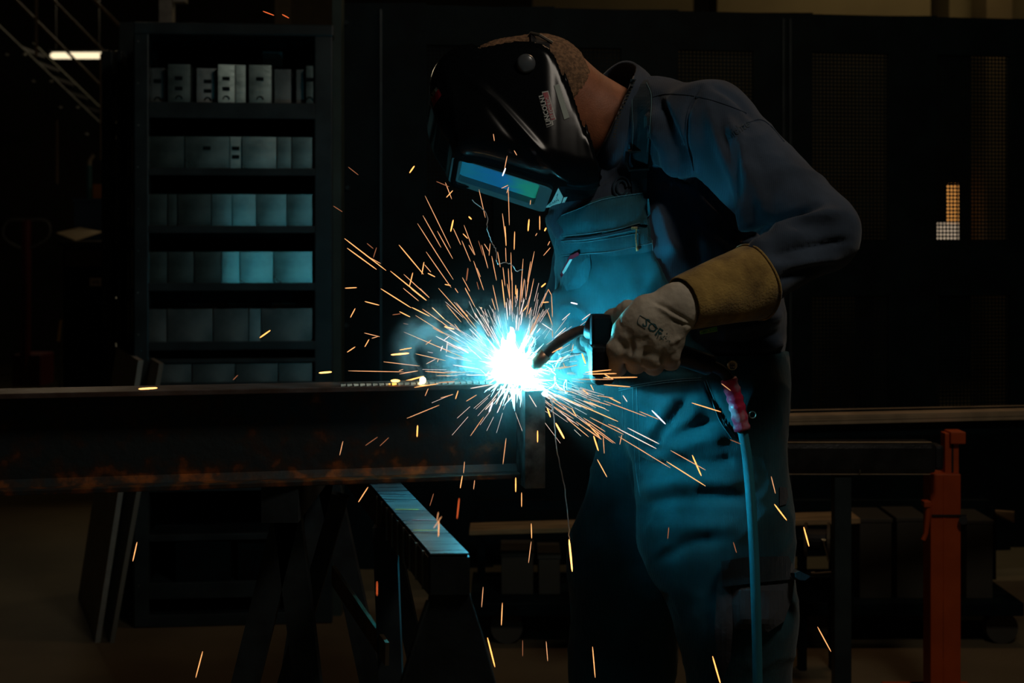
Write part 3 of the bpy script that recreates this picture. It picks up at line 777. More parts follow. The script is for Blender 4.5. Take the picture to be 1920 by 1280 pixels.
o = MB().hexa([W(880, 1003, YC), W(1613, 981, YC), W(1613, 981, YC)+Vector((0, .12, 0)), W(880, 1003, YC)+Vector((0, .12, 0)), W(880, 995, YC), W(1613, 972, YC), W(1613, 972, YC)+Vector((0, .12, 0)), W(880, 995, YC)+Vector((0, .12, 0))]).build('timber_batten', M_wood, loc=W(1250, 985, YC))
setp(o, 'long pale timber batten lying behind the worker at knee height', 'batten')
o = MB().hexa([W(1866, 960, YC), W(1902, 980, YC), W(1902, 980, YC+.3), W(1866, 965, YC+.3), W(1866, 958, YC), W(1902, 960, YC), W(1902, 958, YC+.3), W(1866, 955, YC+.3)]).build('timber_offcut', M_wood, loc=W(1885, 968, YC)); setp(o, 'short pale timber offcut at right behind the orange stand', 'offcut')
for i, (x0, y0, x1, Yb, lab) in enumerate(((1612, 972, 1672, YC+.05, 'grey box on the low cart right of the black post'), (1682, 970, 1740, YC+.05, 'tall grey box on the low cart just left of the orange stand'), (1812, 975, 1862, YC+.05, 'dim box on the low cart right of the orange stand'), (940, 1035, 1000, YC+.1, 'ribbed dark tin on the low cart right of the sawhorse'), (1010, 1040, 1050, YC+.1, 'small dark tin on the low cart left of the worker'))):
    A, B = W(x0, y0, Yb), W(x1, y0, Yb)
    t = empty('supply_box', ((A.x+B.x)/2, Yb+.08, zd), lab, 'box')
    MB().box((A.x, Yb, zd), (B.x, Yb+.18, A.z-.012), .003).build('body', mat('grey_box', (.06, .055, .04), .7), t)
    MB().box((A.x-.003, Yb-.003, A.z-.012), (B.x+.003, Yb+.183, A.z), .002).build('lid', mat('grey_box', ()), t)
c = W(1530, 1010, 4.05); r_ = 32*4.05/F
t = empty('cable_reel', c, 'round flanged reel standing between worker and black post', 'reel')
for dx in (-.035, .03):
    MB().tube([c+Vector((dx, -.01, 0)), c+Vector((dx+.008, -.012, 0))], r_, 24).build('flange', mat('reel_wood', (.12, .10, .07), .7, var=.2), t)
MB().tube([c+Vector((-.03, -.01, 0)), c+Vector((.03, -.012, 0))], r_*.62, 18).build('core', M_dark, t)
t.location = c
MB().box((c.x-.05, 4.03, 0), (c.x-.03, 4.07, c.z)).box((c.x+.04, 4.03, 0), (c.x+.06, 4.07, c.z)).build('cradle', M_black, t)
p, q = W(1544, 1014, 4.0), W(1554, 1052, 4.0)
t = empty('hex_bolt', q, 'thin bright bolt upright beside the reel', 'bolt')
MB().tube([p, q], .003, 8).build('shank', M_steelz, t); MB().tube([p+Vector((0, -.001, .004)), p], .007, 6).build('head', M_steelz, t)
t = empty('clamp_bar', W(1540, 1075, 3.98), 'bright bar with knurled end lying below the reel', 'bar')
MB().tube([W(1524, 1076, 3.98), W(1562, 1073, 3.98)], .004, 8).build('bar', M_steelz, t); MB().tube([W(1521, 1077, 3.98), W(1528, 1076, 3.98)], .008, 8).build('knob', M_steelz, t)
MB().box(W(1500, 1130, 3.96), W(1570, 1081, 3.96)+Vector((0, .1, 0)), .004).build('rest', M_black, t)

# ================================================================== I-BEAM
ZB, HB, WBm = .8200, .16, .088
def beamdir():
    A = Vector((W(0, 738, 2.22).x, 2.22, 0)); B = Vector((W(977, 718, 2.385).x, 2.385, 0)); return A, B
A, B = beamdir(); d = (B-A).normalized(); L = (B-A).length; A = A-d*.9; L += .9
ang = math.atan2(d.y, d.x)
ib = empty('steel_i_beam', (A.x, A.y, ZB), 'long rusty steel I-beam running from the left edge to the weld', 'beam', rz=ang)
def ibm(name, lo, hi, m, bev=0):
    mb = MB().box(lo, hi, bev); bmesh.ops.recalc_face_normals(mb.bm, faces=mb.bm.faces)
    me = bpy.data.meshes.new(name); mb.bm.to_mesh(me); mb.bm.free(); me.materials.append(m)
    o = bpy.data.objects.new(name, me); C.objects.link(o); o.parent = ib; return o
ibm('top_flange', (0, 0, HB-.0085), (L, WBm, HB), M_brown, .0015)
ibm('bottom_flange', (0, 0, 0), (L, WBm, .0085), M_beam, .0015)
ibm('web', (0, WBm/2-.003, .0085), (L, WBm/2+.003, HB-.0085), M_beam)
me = mesh('fillet', [(0, WBm/2-.003-r*(1-math.cos(t_)), .0085+.0+r*(1-math.sin(t_))) if True else 0 for r in (.012,) for t_ in ()] or [(0, WBm/2-.014, .0085), (0, WBm/2-.003, .0195), (L, WBm/2-.003, .0195), (L, WBm/2-.014, .0085)], [[0, 1, 2, 3]])
me.materials.append(M_beam); o = bpy.data.objects.new('root_fillet', me); C.objects.link(o); o.parent = ib
# end plate standing proud at the right end of the beam
def wx(px): return W(px, 0, 2.39).x
mb = MB().box((L+.0005, -.03, -.012), (L+.035, .105, HB-.0095), .0015); bmesh.ops.recalc_face_normals(mb.bm, faces=mb.bm.faces)
me = bpy.data.meshes.new('end_plate'); mb.bm.to_mesh(me); mb.bm.free(); me.materials.append(mat('mottled_steel', (.05, .06, .06), .5, .4, col2=(.22, .26, .26), scale=30, bump=.5, bscale=50)); o = bpy.data.objects.new('end_plate', me); C.objects.link(o); o.parent = ib
# weld bead and glowing spatter on the flange
mb = MB()
for k in range(26):
    x = L-.30+k*.0105; mb.tube([(x, .012, HB), (x+.008, .012, HB+.001)], [.0055, .004], 8)
bmesh.ops.recalc_face_normals(mb.bm, faces=mb.bm.faces); me = bpy.data.meshes.new('weld_bead'); mb.bm.to_mesh(me); mb.bm.free(); me.materials.append(M_bin)
o = bpy.data.objects.new('weld_bead', me); C.objects.link(o); o.parent = ib
def blob(name, c, r, m, label, cat, group=None, sx=1, sz=1, parent=None):
    bm = bmesh.new(); bmesh.ops.create_icosphere(bm, subdivisions=2, radius=r)
    for v in bm.verts: v.co = Vector((v.co.x*sx, v.co.y, v.co.z*sz))*(1+.25*noise.noise(v.co*140+Vector((c.x*9, 0, 0))))
    me = bpy.data.meshes.new(name); bm.to_mesh(me); bm.free(); me.materials.append(m)
    o = bpy.data.objects.new(name, me); C.objects.link(o); o.location = c; setp(o, label, cat, group); return o
M_hot = glow('hot_metal', (1, .36, .06), 9.0, True); M_hot2 = glow('white_hot_metal', (1, .62, .25), 30.0, True)
blob('molten_droplet', W(793, 714, 2.36)+Vector((0, 0, .001)), .0055, M_hot2, 'white-hot molten droplet glowing on the beam left of the weld', 'droplet', 'molten droplets on the beam')
blob('molten_droplet', W(741, 715, 2.345)+Vector((0, 0, .001)), .0035, M_hot, 'orange molten droplet, the left one on the beam', 'droplet', 'molten droplets on the beam', sx=2.2, sz=.7)

# ================================================================== SAWHORSES
ZS = ZB
def sh_pt(t_, side):   # along the rail from the near end; side 0 = left edge, 1 = right edge
    n0, n1 = Vector((W(803, 0, 1.817).x, 1.817, 0)), Vector((W(882, 0, 1.817).x, 1.817, 0))
    dd = (Vector((W(700, 0, 2.29).x, 2.29, 0))-n0)
    return (n0 if side == 0 else n1)+dd*t_
sh = empty('sawhorse', (sh_pt(.5, .0).x, 2.1, 0), 'dark steel sawhorse with a scuffed top rail carrying the beam, centre front', 'sawhorse')
l0, r0, l1, r1 = sh_pt(0, 0), sh_pt(0, 1), sh_pt(1.75, 0), sh_pt(1.75, 1)
def z(v, zz): return Vector((v.x, v.y, zz))
RH = .056
M_shtop = mat('scuffed_steel', (.06, .09, .11), .30, .6, col2=(.22, .28, .30), scale=18, stretch=(.5, 5, 1), bump=.6, bscale=60, rvar=.12)
M_sh = mat('sawhorse_paint', (.035, .045, .05), .55, .3, var=.3, scale=14, bump=.3, bscale=60)
mb = MB().hexa([z(l0, ZS-RH), z(r0, ZS-RH), z(r1, ZS-RH), z(l1, ZS-RH), z(l0, ZS-.002), z(r0, ZS-.002), z(r1, ZS-.002), z(l1, ZS-.002)])
bmesh.ops.bevel(mb.bm, geom=list(mb.bm.edges), offset=.003, segments=2, affect='EDGES')
mb.build('top_rail', M_sh, sh)
MB().hexa([z(l0, ZS-.0022)+Vector((.003, .001, 0)), z(r0, ZS-.0022)+Vector((-.002, .001, 0)), z(r1, ZS-.0022), z(l1, ZS-.0022), z(l0, ZS)+Vector((.003, .001, 0)), z(r0, ZS)+Vector((-.002, .001, 0)), z(r1, ZS), z(l1, ZS)]).build('wear_plate', M_shtop, sh)
for k in range(9):
    p = sh_pt(.06+k*.105, 0); MB().tube([z(p, ZS-.003)+Vector((-.001, 0, 0)), z(p, ZS-RH+.004)+Vector((-.001, 0, 0))], .0022, 6).build('weld_rib', M_bin2, sh)
for k, (t_, col) in enumerate(((.30, (.5, .35, .05)), (.45, (.35, .05, .06)), (.62, (.4, .3, .05)))):
    p, q = sh_pt(t_, 0), sh_pt(t_, 1); pp_ = p+(q-p)*(.1 if k != 1 else .3); qq = p+(q-p)*(.75 if k != 1 else .95)
    MB().hexa([z(pp_, ZS-.0005), z(qq, ZS-.0005), z(qq, ZS-.0005)+Vector((0, .008, 0)), z(pp_, ZS-.0005)+Vector((0, .008, 0)), z(pp_, ZS+.0004), z(qq, ZS+.0004), z(qq, ZS+.0004)+Vector((0, .006, 0)), z(pp_, ZS+.0004)+Vector((0, .006, 0))]).build('paint_smear', mat(f'smear_{k}', col, .6), sh)
# front leg plate flaring downwards
def plate(P, Y, th, name, m):
    vs = [W(x, y, Y) for x, y in P]; k = len(vs); vs += [v+Vector((0, th, 0)) for v in vs]
    bm_ = mesh(name, vs, [list(range(k))[::-1], list(range(k, 2*k))]+[[i, (i+1) % k, (i+1) % k+k, i+k] for i in range(k)])
    b_ = bmesh.new(); b_.from_mesh(bm_); bmesh.ops.recalc_face_normals(b_, faces=b_.faces); bmesh.ops.bevel(b_, geom=list(b_.edges), offset=.0015, segments=1, affect='EDGES'); b_.to_mesh(bm_); b_.free()
    return put(name, bm_, m, sh)
yf = HZ+CAMH*F/1.82
plate([(804, 1112), (881, 1112), (884, 1126), (905, 1190), (935, 1300), (1035, yf), (960, yf), (865, 1340), (845, 1330), (830, 1340), (700, yf), (620, yf), (757, 1268), (788, 1168), (802, 1126)], 1.822, .006, 'leg_plate', M_sh)
MB().tube([W(*p, 1.822) for p in ((803, 1126), (788, 1168), (757, 1268), (700, 1440), (622, yf-4))], .0035, 6).build('leg_edge', M_sh, sh)
# rear legs and brace
pl = sh_pt(.8, 0)
def leg(a, b, w1, w2): return MB().bar(a, b, w1, w2, up=(0, 1, 0)).build('leg', M_sh, sh)
leg(W(722, 985, 2.17), Vector((W(760, 0, 2.17).x-.0, 2.17, 0)), .036, .03)
leg(z(sh_pt(1.55, 0), ZS-RH)+Vector((-.02, 0, 0)), Vector((sh_pt(1.55, 0).x-.24, 2.55, 0)), .03, .03)
leg(z(sh_pt(1.55, 1), ZS-RH), Vector((sh_pt(1.55, 1).x+.16, 2.55, 0)), .03, .03)
MB().bar(W(625, 1078, 2.5), W(726, 1226, 2.12), .006, .035, up=(0, 0, 1)).build('brace', mat('rusty_flat', (.14, .10, .06), .6, .2, var=.3), sh)

s2 = empty('sawhorse', (W(560, 0, 2.6).x, 2.6, 0), 'dark sawhorse in shadow under the beam, left of the front one', 'sawhorse')
pa, pb = W(540, 930, 2.40), W(610, 930, 2.9)
pa.z = pb.z = ZS-.03
MB().bar(pa+Vector((0, -.085, 0)), pb, .06, .06).build('top_rail', M_sh, s2)
for a_, x_ in ((pa, 330), (pa, 640), (pb, 500), (pb, 760)):
    MB().bar(a_+Vector((0, 0, -.03)), Vector((W(x_, 0, a_.y).x, a_.y, 0)), .045, .03, up=(0, 1, 0)).build('leg', M_sh, s2)
MB().bar(Vector((W(430, 0, 2.4).x, 2.38, .4)), Vector((W(592, 0, 2.4).x, 2.38, .4)), .01, .03).build('brace', M_sh, s2)

# ================================================================== PERSON
PS = empty('person', (W(1290, 0, 2.7).x, 2.7, 0), 'worker in navy sweatshirt and blue bib overalls bending over the weld in a black mask', 'person')
TORSO = [((1215, 300, 2.70, 112), (1238, 480, 2.72, 182), .05, .86), ((1238, 480, 2.72, 182), (1262, 610, 2.74, 203), .05, .84), ((1262, 610, 2.74, 203), (1312, 730, 2.72, 152), .05, .86),
         ((1112, 400, 2.66, 84), (1200, 470, 2.68, 120), .05, 1.)]
SHO = [((1225, 232, 2.68, 76), (1322, 238, 2.56, 80), .05, 1.), ((1140, 275, 2.84, 72), (1225, 232, 2.68, 76), .05, 1.)]
ARMN = [((1328, 240, 2.55, 82), (1528, 428, 2.42, 78), .03, 1.), ((1538, 442, 2.41, 66), (1425, 512, 2.335, 58), .022, 1.), ((1425, 512, 2.335, 58), (1380, 530, 2.32, 46), .01, 1.)]
ARMF = [((1140, 285, 2.88, 66), (1078, 560, 2.98, 52), .03, 1.), ((1078, 565, 2.98, 48), (1088, 680, 2.62, 38), .02, 1.)]
LEGS = [((1322, 760, 2.66, 143), (1342, 1000, 2.65, 130), .05, .86), ((1345, 1000, 2.65, 130), (1380, 1150, 2.63, 100), .05, .9), ((1380, 1150, 2.63, 100), (1400, 1590, 2.68, 66), .04, 1.),
        ((1285, 770, 2.84, 140), (1180, 1050, 2.86, 104), .05, .9), ((1180, 1050, 2.86, 104), (1165, 1250, 2.9, 86), .04, 1.), ((1165, 1250, 2.9, 86), (1175, 1570, 2.95, 64), .04, 1.)]
NEARHAND = [('palm', (1272, 572, 2.235, 34), (1205, 615, 2.225, 40), .02), ('palm', (1272, 585, 2.24, 36), (1240, 640, 2.23, 34), .02),
            ('palm', (1215, 590, 2.23, 38), (1178, 622, 2.235, 30), .014)]
def fingers(fl, add):
    # index, middle, ring, little: knuckle -> middle joint -> tip, curling round the torch handle; then the thumb
    J = [[(1180, 612, 2.232, 22), (1158, 655, 2.230, 20), (1146, 690, 2.262, 18), (1160, 690, 2.305, 15)],
         [(1202, 630, 2.225, 21), (1190, 664, 2.222, 19), (1192, 682, 2.258, 17), (1196, 665, 2.305, 14)],
         [(1232, 644, 2.228, 20), (1222, 672, 2.228, 18), (1226, 686, 2.262, 16), (1226, 668, 2.305, 13)],
         [(1264, 640, 2.240, 20), (1256, 666, 2.238, 17), (1258, 678, 2.270, 15), (1256, 664, 2.305, 12)]]
    for j in J:
        for a_, b_ in zip(j[:-1], j[1:]):
            fl.cone(a_, b_, .007, 1, add)
    T = [(1215, 585, 2.25, 24), (1178, 585, 2.275, 20), (1150, 598, 2.30, 17), (1128, 612, 2.315, 14)]
    for a_, b_ in zip(T[:-1], T[1:]): fl.cone(a_, b_, .010, 1, add)

# ---- body: one continuous surface (scalp, nape and neck show)
lo = (.0-.08, 2.12, -.02); hi = (.72, 3.15, 1.70)
Fb = Field(lo, hi, .0075)
for a_, b_, k_, sy in TORSO+SHO: Fb.cone(a_, b_, k_, sy, -.022)
for a_, b_, k_, sy in ARMN+ARMF: Fb.cone(a_, b_, k_, sy, -.017)
for a_, b_, k_, sy in LEGS: Fb.cone(a_, b_, k_, sy, -.018)
Fb.cone((1400, 525, 2.32, 40), (1290, 572, 2.26, 30), .02); Fb.cone((1290, 572, 2.26, 28), (1200, 625, 2.24, 26), .02); fingers(Fb, -.005)
Fb.cone((1088, 680, 2.62, 28), (1118, 680, 2.45, 20), .02)
for a_, b_ in (((1400, 1600, 2.68, 40), (1300, 1650, 2.62, 30)), ((1175, 1575, 2.95, 40), (1080, 1540, 2.9, 28))): Fb.cone(a_, b_, .03)
HEAD = [((955, 172, 2.66, 97), (1008, 170, 2.66, 99), .03), ((1015, 172, 2.66, 94), (1085, 215, 2.67, 76), .03), ((1085, 215, 2.67, 76), (1190, 262, 2.69, 84), .04),
        ((950, 215, 2.66, 74), (1000, 262, 2.66, 44), .03), ((985, 240, 2.66, 50), (1040, 268, 2.66, 30), .03)]
lo2 = (-.12, 2.4, 1.15)
body = Fb.mesh('body')
bodyo = put('body', body, M_skin, PS)
Fh = Field((-.10, 2.45, 1.24), (.24, 2.88, 1.62), .0042)
for a_, b_, k_ in HEAD: Fh.cone(a_, b_, k_, .88)
Fh.cone((905, 285, 2.66, 9), (935, 305, 2.66, 13), .015)              # nose
Fh.cone((975, 288, 2.63, 7), (975, 288, 2.69, 7), .01)                # lips
for yy in (2.60, 2.72):
    Fh.cone((1000, 195, yy-.025 if yy < 2.66 else yy+.025, 16), (985, 222, yy-.02 if yy < 2.66 else yy+.02, 9), .008)   # ears
    Fh.cone((905, 258, yy+.03*(1 if yy < 2.66 else -1), 9), (905, 260, yy+.03*(1 if yy < 2.66 else -1), 9), .006)
Fh.inter(-(Fh.X-(W(1150, 0, 2.68).x))*0-1.0+0*Fh.f)
headm = Fh.mesh('head')
# joined into the body mesh as the same figure
bm = bmesh.new(); bm.from_mesh(bodyo.data); headm.transform(Matrix.Translation(-PS.location)); bm.from_mesh(headm); bm.to_mesh(bodyo.data); bm.free()
bodyo.data.polygons.foreach_set('use_smooth', [True]*len(bodyo.data.polygons))
# cropped hair: thin cap over the scalp and nape
Fr = Field((-.10, 2.45, 1.30), (.22, 2.88, 1.62), .0042)
for a_, b_, k_ in HEAD[:2]: Fr.cone(a_, b_, k_, .88, .003)
px_, py_ = Fr.pix()
Fr.inter(poly_sd(px_, py_, [(850, 40), (1060, 40), (1110, 140), (1085, 175), (1050, 215), (940, 150), (850, 170)])*.001)
hm = Fr.mesh('hair'); creases(hm, [], .0012, 160)
put('cropped_hair', hm, M_hair, PS)

# ---- sweatshirt
Fs = Field((.0-.06, 2.18, .84), (.72, 3.15, 1.58), .0052)
for a_, b_, k_, sy in TORSO+SHO+ARMN+ARMF: Fs.cone(a_, b_, k_, sy)
px_, py_ = Fs.pix()
Fs.inter((poly_sd(px_, py_, [(880, 150), (1130, 225), (1165, 205), (1200, 120), (1700, 80), (1700, 660), (1470, 664), (1330, 668), (1200, 710), (1000, 720), (880, 600)])*.001))
# neck opening
nk = Field.__new__(Field); nk.X, nk.Y, nk.Z, nk.f = Fs.X, Fs.Y, Fs.Z, np.full(Fs.f.shape, 1e3, np.float32)
nk.cone((1060, 190, 2.67, 84), (1180, 245, 2.69, 80), 0)
Fs.inter(-nk.f)
shm = Fs.mesh('sweatshirt'); del Fs, nk
FOLD = 1.7
creases(shm, [
    ([(1312, 165), (1288, 215), (1290, 290), (1312, 345), (1360, 400), (1405, 445)], -.006, 5),
    ([(1325, 185), (1345, 260), (1375, 330), (1405, 400), (1425, 435)], .007, 12),
    ([(1360, 215), (1385, 275), (1400, 340), (1410, 400), (1418, 428)], .011, 13),
    ([(1400, 300), (1425, 360), (1440, 410)], .006, 12), ([(1378, 250), (1392, 320), (1400, 380)], -.005, 6),
    ([(1390, 455), (1430, 432), (1475, 408), (1530, 392)], -.014, 8), ([(1400, 470), (1450, 450), (1510, 440)], .006, 11),
    ([(1440, 440), (1500, 412), (1575, 400)], .008, 12), ([(1450, 475), (1520, 462), (1590, 450)], -.005, 7), ([(1440, 500), (1510, 492), (1580, 480)], .005, 10),
    ([(1445, 535), (1500, 510), (1560, 500)], -.004, 8),
    ([(1222, 200), (1240, 250), (1262, 290), (1290, 330)], .011, 11), ([(1235, 185), (1262, 240), (1290, 300)], -.007, 7),
    ([(1225, 300), (1250, 296), (1285, 315), (1310, 345)], .009, 10), ([(1225, 318), (1255, 320), (1290, 340)], -.007, 7),
    ([(1235, 345), (1270, 350), (1300, 372), (1360, 420)], .007, 14), ([(1232, 378), (1245, 430), (1262, 478)], .011, 14), ([(1270, 390), (1290, 440), (1310, 490)], -.006, 14),
    ([(1300, 380), (1350, 420), (1390, 450)], -.009, 16),
    ([(1335, 620), (1400, 612), (1465, 590)], .007, 10), ([(1330, 640), (1400, 645), (1465, 622)], -.007, 7), ([(1350, 655), (1420, 655), (1470, 640)], .007, 7),
    ([(1180, 170), (1165, 240), (1150, 300)], .006, 12), ([(1150, 320), (1110, 350)], -.005, 10), ([(1195, 200), (1190, 270)], -.004, 8),
    ([(1030, 400), (1060, 440)], .006, 14), ([(1330, 160), (1380, 190), (1420, 230)], -.003, 6),
], .0055, 7, 3)
FOLD = 1.15
so = put('sweatshirt', shm, M_shirt, PS)
bv_s = bvh_of(shm, PS.location)

# collar
top = [(1192, 124, 2.68), (1182, 158, 2.61), (1158, 215, 2.585), (1128, 275, 2.60), (1095, 315, 2.68), (1090, 240, 2.77), (1120, 158, 2.78), (1160, 119, 2.75)]
bot = [(1228, 160, 2.68), (1212, 200, 2.625), (1182, 262, 2.61), (1150, 318, 2.62), (1118, 345, 2.68), (1105, 290, 2.80), (1150, 200, 2.83), (1205, 165, 2.78)]
def closed(P, n=6):
    k = len(P); Q = [np.array(p, float) for p in P]; out = []
    for i in range(k):
        a_, b_, c_, d_ = Q[i-1], Q[i], Q[(i+1) % k], Q[(i+2) % k]
        for j in range(n):
            t_ = j/n; out.append(.5*((2*b_)+(-a_+c_)*t_+(2*a_-5*b_+4*c_-d_)*t_*t_+(-a_+3*b_-3*c_+d_)*t_**3))
    return out
Tc, Bc = closed(top), closed(bot); n_ = len(Tc); vs = []; fs = []
ctr = sum((W(*p) for p in Tc), Vector())/n_
for k in range(6):
    for i in range(n_):
        p = W(*Tc[i])*(1-k/5)+W(*Bc[i])*(k/5); o_ = (p-ctr); o_.normalize()
        vs.append(p+o_*.004*math.sin(k/5*math.pi))
for k in range(5):
    for i in range(n_): fs.append([k*n_+i, k*n_+(i+1) % n_, (k+1)*n_+(i+1) % n_, (k+1)*n_+i])
me = mesh('collar', vs, fs); co_ = put('collar', me, M_shirt, PS, smooth=True)
md = co_.modifiers.new('s', 'SOLIDIFY'); md.thickness = .007; md.offset = 0
mb = MB(); pts = [W(x, y, Y) for x, y, Y in ((1190, 150, 2.60), (1178, 178, 2.585), (1163, 210, 2.565), (1156, 235, 2.56), (1150, 262, 2.56))]
for p, q in zip(pts[:-1], pts[1:]):
    for k in range(5):
        c = p+(q-p)*k/5; mb.box(c-Vector((.0022, .003, .0011)), c+Vector((.0022, .001, .0011)))
mb.build('collar_zip', M_steelz, PS)['kind'] = 'stuff'
mb = MB(); mb.tube([W(*p)+Vector((0, -.006, 0)) for p in Tc[4:22]], .0016, 6); mb.build('collar_piping', mat('collar_edge', (.13, .12, .12), .8), PS)

# ---- bib overalls
Fo = Field((.0-.06, 2.30, .02), (.62, 3.12, 1.32), .0055)
for a_, b_, k_, sy in TORSO+LEGS: Fo.cone(a_, b_, k_, sy, .006)
Fo.cone((1045, 560, 2.64, 12), (1110, 620, 2.66, 90), .05, 1)
px_, py_ = Fo.pix()
bibP = [(960, 405), (1044, 405), (1052, 402), (1075, 392), (1130, 372), (1160, 364), (1200, 360), (1214, 362), (1224, 470), (1262, 560), (1300, 640), (1345, 668), (1480, 662), (1700, 690), (1700, 1700), (900, 1700), (900, 405)]
Fo.inter(poly_sd(px_, py_, bibP)*.001)
om = Fo.mesh('overalls'); del Fo
creases(om, [
    ([(1290, 742), (1268, 775), (1240, 810), (1215, 840)], -.014, 11), ([(1310, 760), (1280, 800), (1235, 835)], .009, 16), ([(1265, 740), (1240, 780), (1215, 820)], .008, 14),
    ([(1345, 790), (1290, 805), (1240, 832), (1200, 848)], -.012, 12), ([(1360, 815), (1290, 832), (1230, 862)], .009, 15), ([(1255, 868), (1220, 872), (1185, 862)], -.014, 9),
    ([(1380, 860), (1330, 868), (1270, 862)], -.009, 12), ([(1400, 840), (1370, 800), (1345, 760), (1320, 715)], -.009, 4), ([(1372, 760), (1385, 800), (1395, 840)], .005, 8),
    ([(1400, 905), (1330, 900), (1250, 905), (1200, 925)], .008, 14), ([(1400, 935), (1320, 930), (1240, 940), (1200, 955)], -.010, 12), ([(1390, 985), (1300, 985), (1210, 990)], .006, 16),
    ([(1350, 1010), (1290, 1020), (1230, 1050)], -.007, 12), ([(1180, 740), (1178, 800), (1185, 870), (1200, 930)], .004, 6),
    ([(1060, 450), (1120, 440), (1200, 425)], .003, 6), ([(1040, 580), (1075, 575), (1110, 600)], .006, 8), ([(1045, 605), (1080, 595), (1115, 615)], -.006, 6), ([(1040, 628), (1075, 615), (1110, 632)], .006, 7),
    ([(1130, 480), (1125, 540), (1140, 600)], .004, 18), ([(1200, 480), (1210, 560), (1240, 640)], -.005, 14), ([(1160, 500), (1170, 560), (1180, 620)], -.004, 14),
    ([(1210, 700), (1260, 695), (1320, 700)], -.005, 5),
], .0045, 8, 11)
FOLD = 1.0
oo = put('bib_overalls', om, M_denim, PS)
bv_o = bvh_of(om, PS.location)
def on(name, me, m, parent=PS): return put(name, me, m, parent)
# chest pocket band, zip, side pocket, label
on('chest_pocket', patch(bv_o, [(1052, 404), (1078, 394), (1130, 374), (1205, 362), (1216, 366), (1222, 422), (1200, 420), (1150, 432), (1100, 440), (1056, 447), (1042, 452), (1043, 415)], .003, .002, bulge=.003), M_denim2)
on('pocket_band', patch(bv_o, [(1050, 452), (1100, 450), (1150, 440), (1205, 428), (1222, 426), (1222, 470), (1206, 474), (1150, 480), (1112, 476), (1050, 480)], .003, .002, bulge=.002), M_denim2)
on('phone_pocket', patch(bv_o, [(1056, 482), (1105, 474), (1108, 500), (1102, 525), (1086, 540), (1062, 545), (1050, 520), (1046, 500)], .002, .002, bulge=.012), M_denim2)
t_ = on('pocket_tag', patch(bv_o, [(1068, 480), (1084, 472), (1086, 478), (1072, 486), (1058, 512), (1052, 522), (1050, 514)], .015, .001, step=4), M_lred)
on('tag_lettering', patch(bv_o, [(1068, 486), (1073, 486), (1061, 508), (1056, 514), (1054, 510)], .0168, .0006, step=3), M_lwhite, t_)
mb = MB()
for P in ([(1052, 404), (1078, 394), (1130, 374), (1205, 362), (1215, 365)], [(1215, 366), (1219, 400), (1222, 440), (1224, 470)], [(1055, 443), (1100, 438), (1150, 431), (1200, 418)],
          [(1050, 479), (1105, 475), (1150, 471), (1222, 456)], [(1052, 452), (1100, 449), (1150, 440), (1200, 430)],
          [(1060, 455), (1110, 452), (1200, 437)]):
    seam(mb, bv_o, P, .0008, .007)
for P in ([(1045, 410), (1042, 450), (1036, 500), (1034, 545)], [(1186, 725), (1188, 800), (1192, 880), (1200, 930)], [(1193, 725), (1196, 800), (1200, 880)],
          [(1166, 735), (1168, 790), (1172, 850), (1184, 920)], [(1160, 732), (1200, 724), (1260, 716), (1315, 712)], [(1160, 728), (1200, 720), (1260, 712), (1315, 708)],
          [(1320, 714), (1338, 760), (1350, 790), (1372, 822)], [(1324, 712), (1343, 758), (1356, 788), (1378, 818)]):
    seam(mb, bv_o, P, .0007, .0012)
mb.build('stitching', M_thread, PS)['kind'] = 'stuff'
mb = MB()
for P in ([(1060, 447), (1100, 445), (1150, 436), (1198, 424)], [(1058, 450), (1100, 447.5), (1150, 438.5), (1198, 427)]): seam(mb, bv_o, P, .0014, .009)
mb.build('pocket_zip', M_ink, PS)
mb = MB(); c, _ = cast(bv_o, 1190, 428, 2.5); e_ = (CAMP-c).normalized()*.012
mb.box(c+e_+Vector((-.006, -.002, -.002)), c+e_+Vector((.005, .002, .003)), .001)
c2, _ = cast(bv_o, 1194, 464, 2.5)
mb.tube([c+e_+Vector((.003, 0, -.002)), (c+c2)/2+e_, c2+e_*.9], .0013, 6); mb.tube([c2+e_*.9, c2+e_*.9+Vector((.001, 0, -.006))], .0028, 6)
mb.build('zip_puller', M_brass, PS)
# strap, webbing, buckle
st_ = on('shoulder_strap', patch(bv_s, [(1182, 148), (1215, 150), (1224, 175), (1222, 230), (1216, 285), (1212, 362), (1186, 366), (1182, 300), (1184, 240), (1180, 190)], .004, .003, step=6), M_strap)
mb = MB()
for P in ([(1212, 155), (1221, 180), (1219, 230), (1213, 285)], [(1186, 160), (1185, 200), (1187, 240), (1185, 282)]): seam(mb, bv_s, P, .0007, .008)
mb.build('strap_stitching', M_thread, PS)['kind'] = 'stuff'
def flat(P, Y, th, name, parent, m, bev=.0015):
    vs = [W(x, y, Y) for x, y in P]; k = len(vs); vs += [v+Vector((0, th, 0)) for v in vs]
    me_ = mesh(name, vs, [list(range(k))[::-1], list(range(k, 2*k))]+[[i, (i+1) % k, (i+1) % k+k, i+k] for i in range(k)])
    b_ = bmesh.new(); b_.from_mesh(me_); bmesh.ops.recalc_face_normals(b_, faces=b_.faces)
    if bev: bmesh.ops.bevel(b_, geom=list(b_.edges), offset=bev, segments=1, affect='EDGES')
    b_.to_mesh(me_); b_.free(); return put(name, me_, m, parent)
cB, _ = cast(bv_s, 1198, 300, 2.55); YB = cB.y-.012
M_buckle = mat('black_buckle', (.006, .006, .007), .35)
bk = flat([(1183, 318), (1214, 316), (1216, 345), (1212, 352), (1186, 354), (1182, 340)], YB, .007, 'buckle', PS, M_buckle)
mb = MB(); R = [(1177, 284), (1219, 281), (1220, 300), (1216, 316), (1180, 318), (1175, 304)]
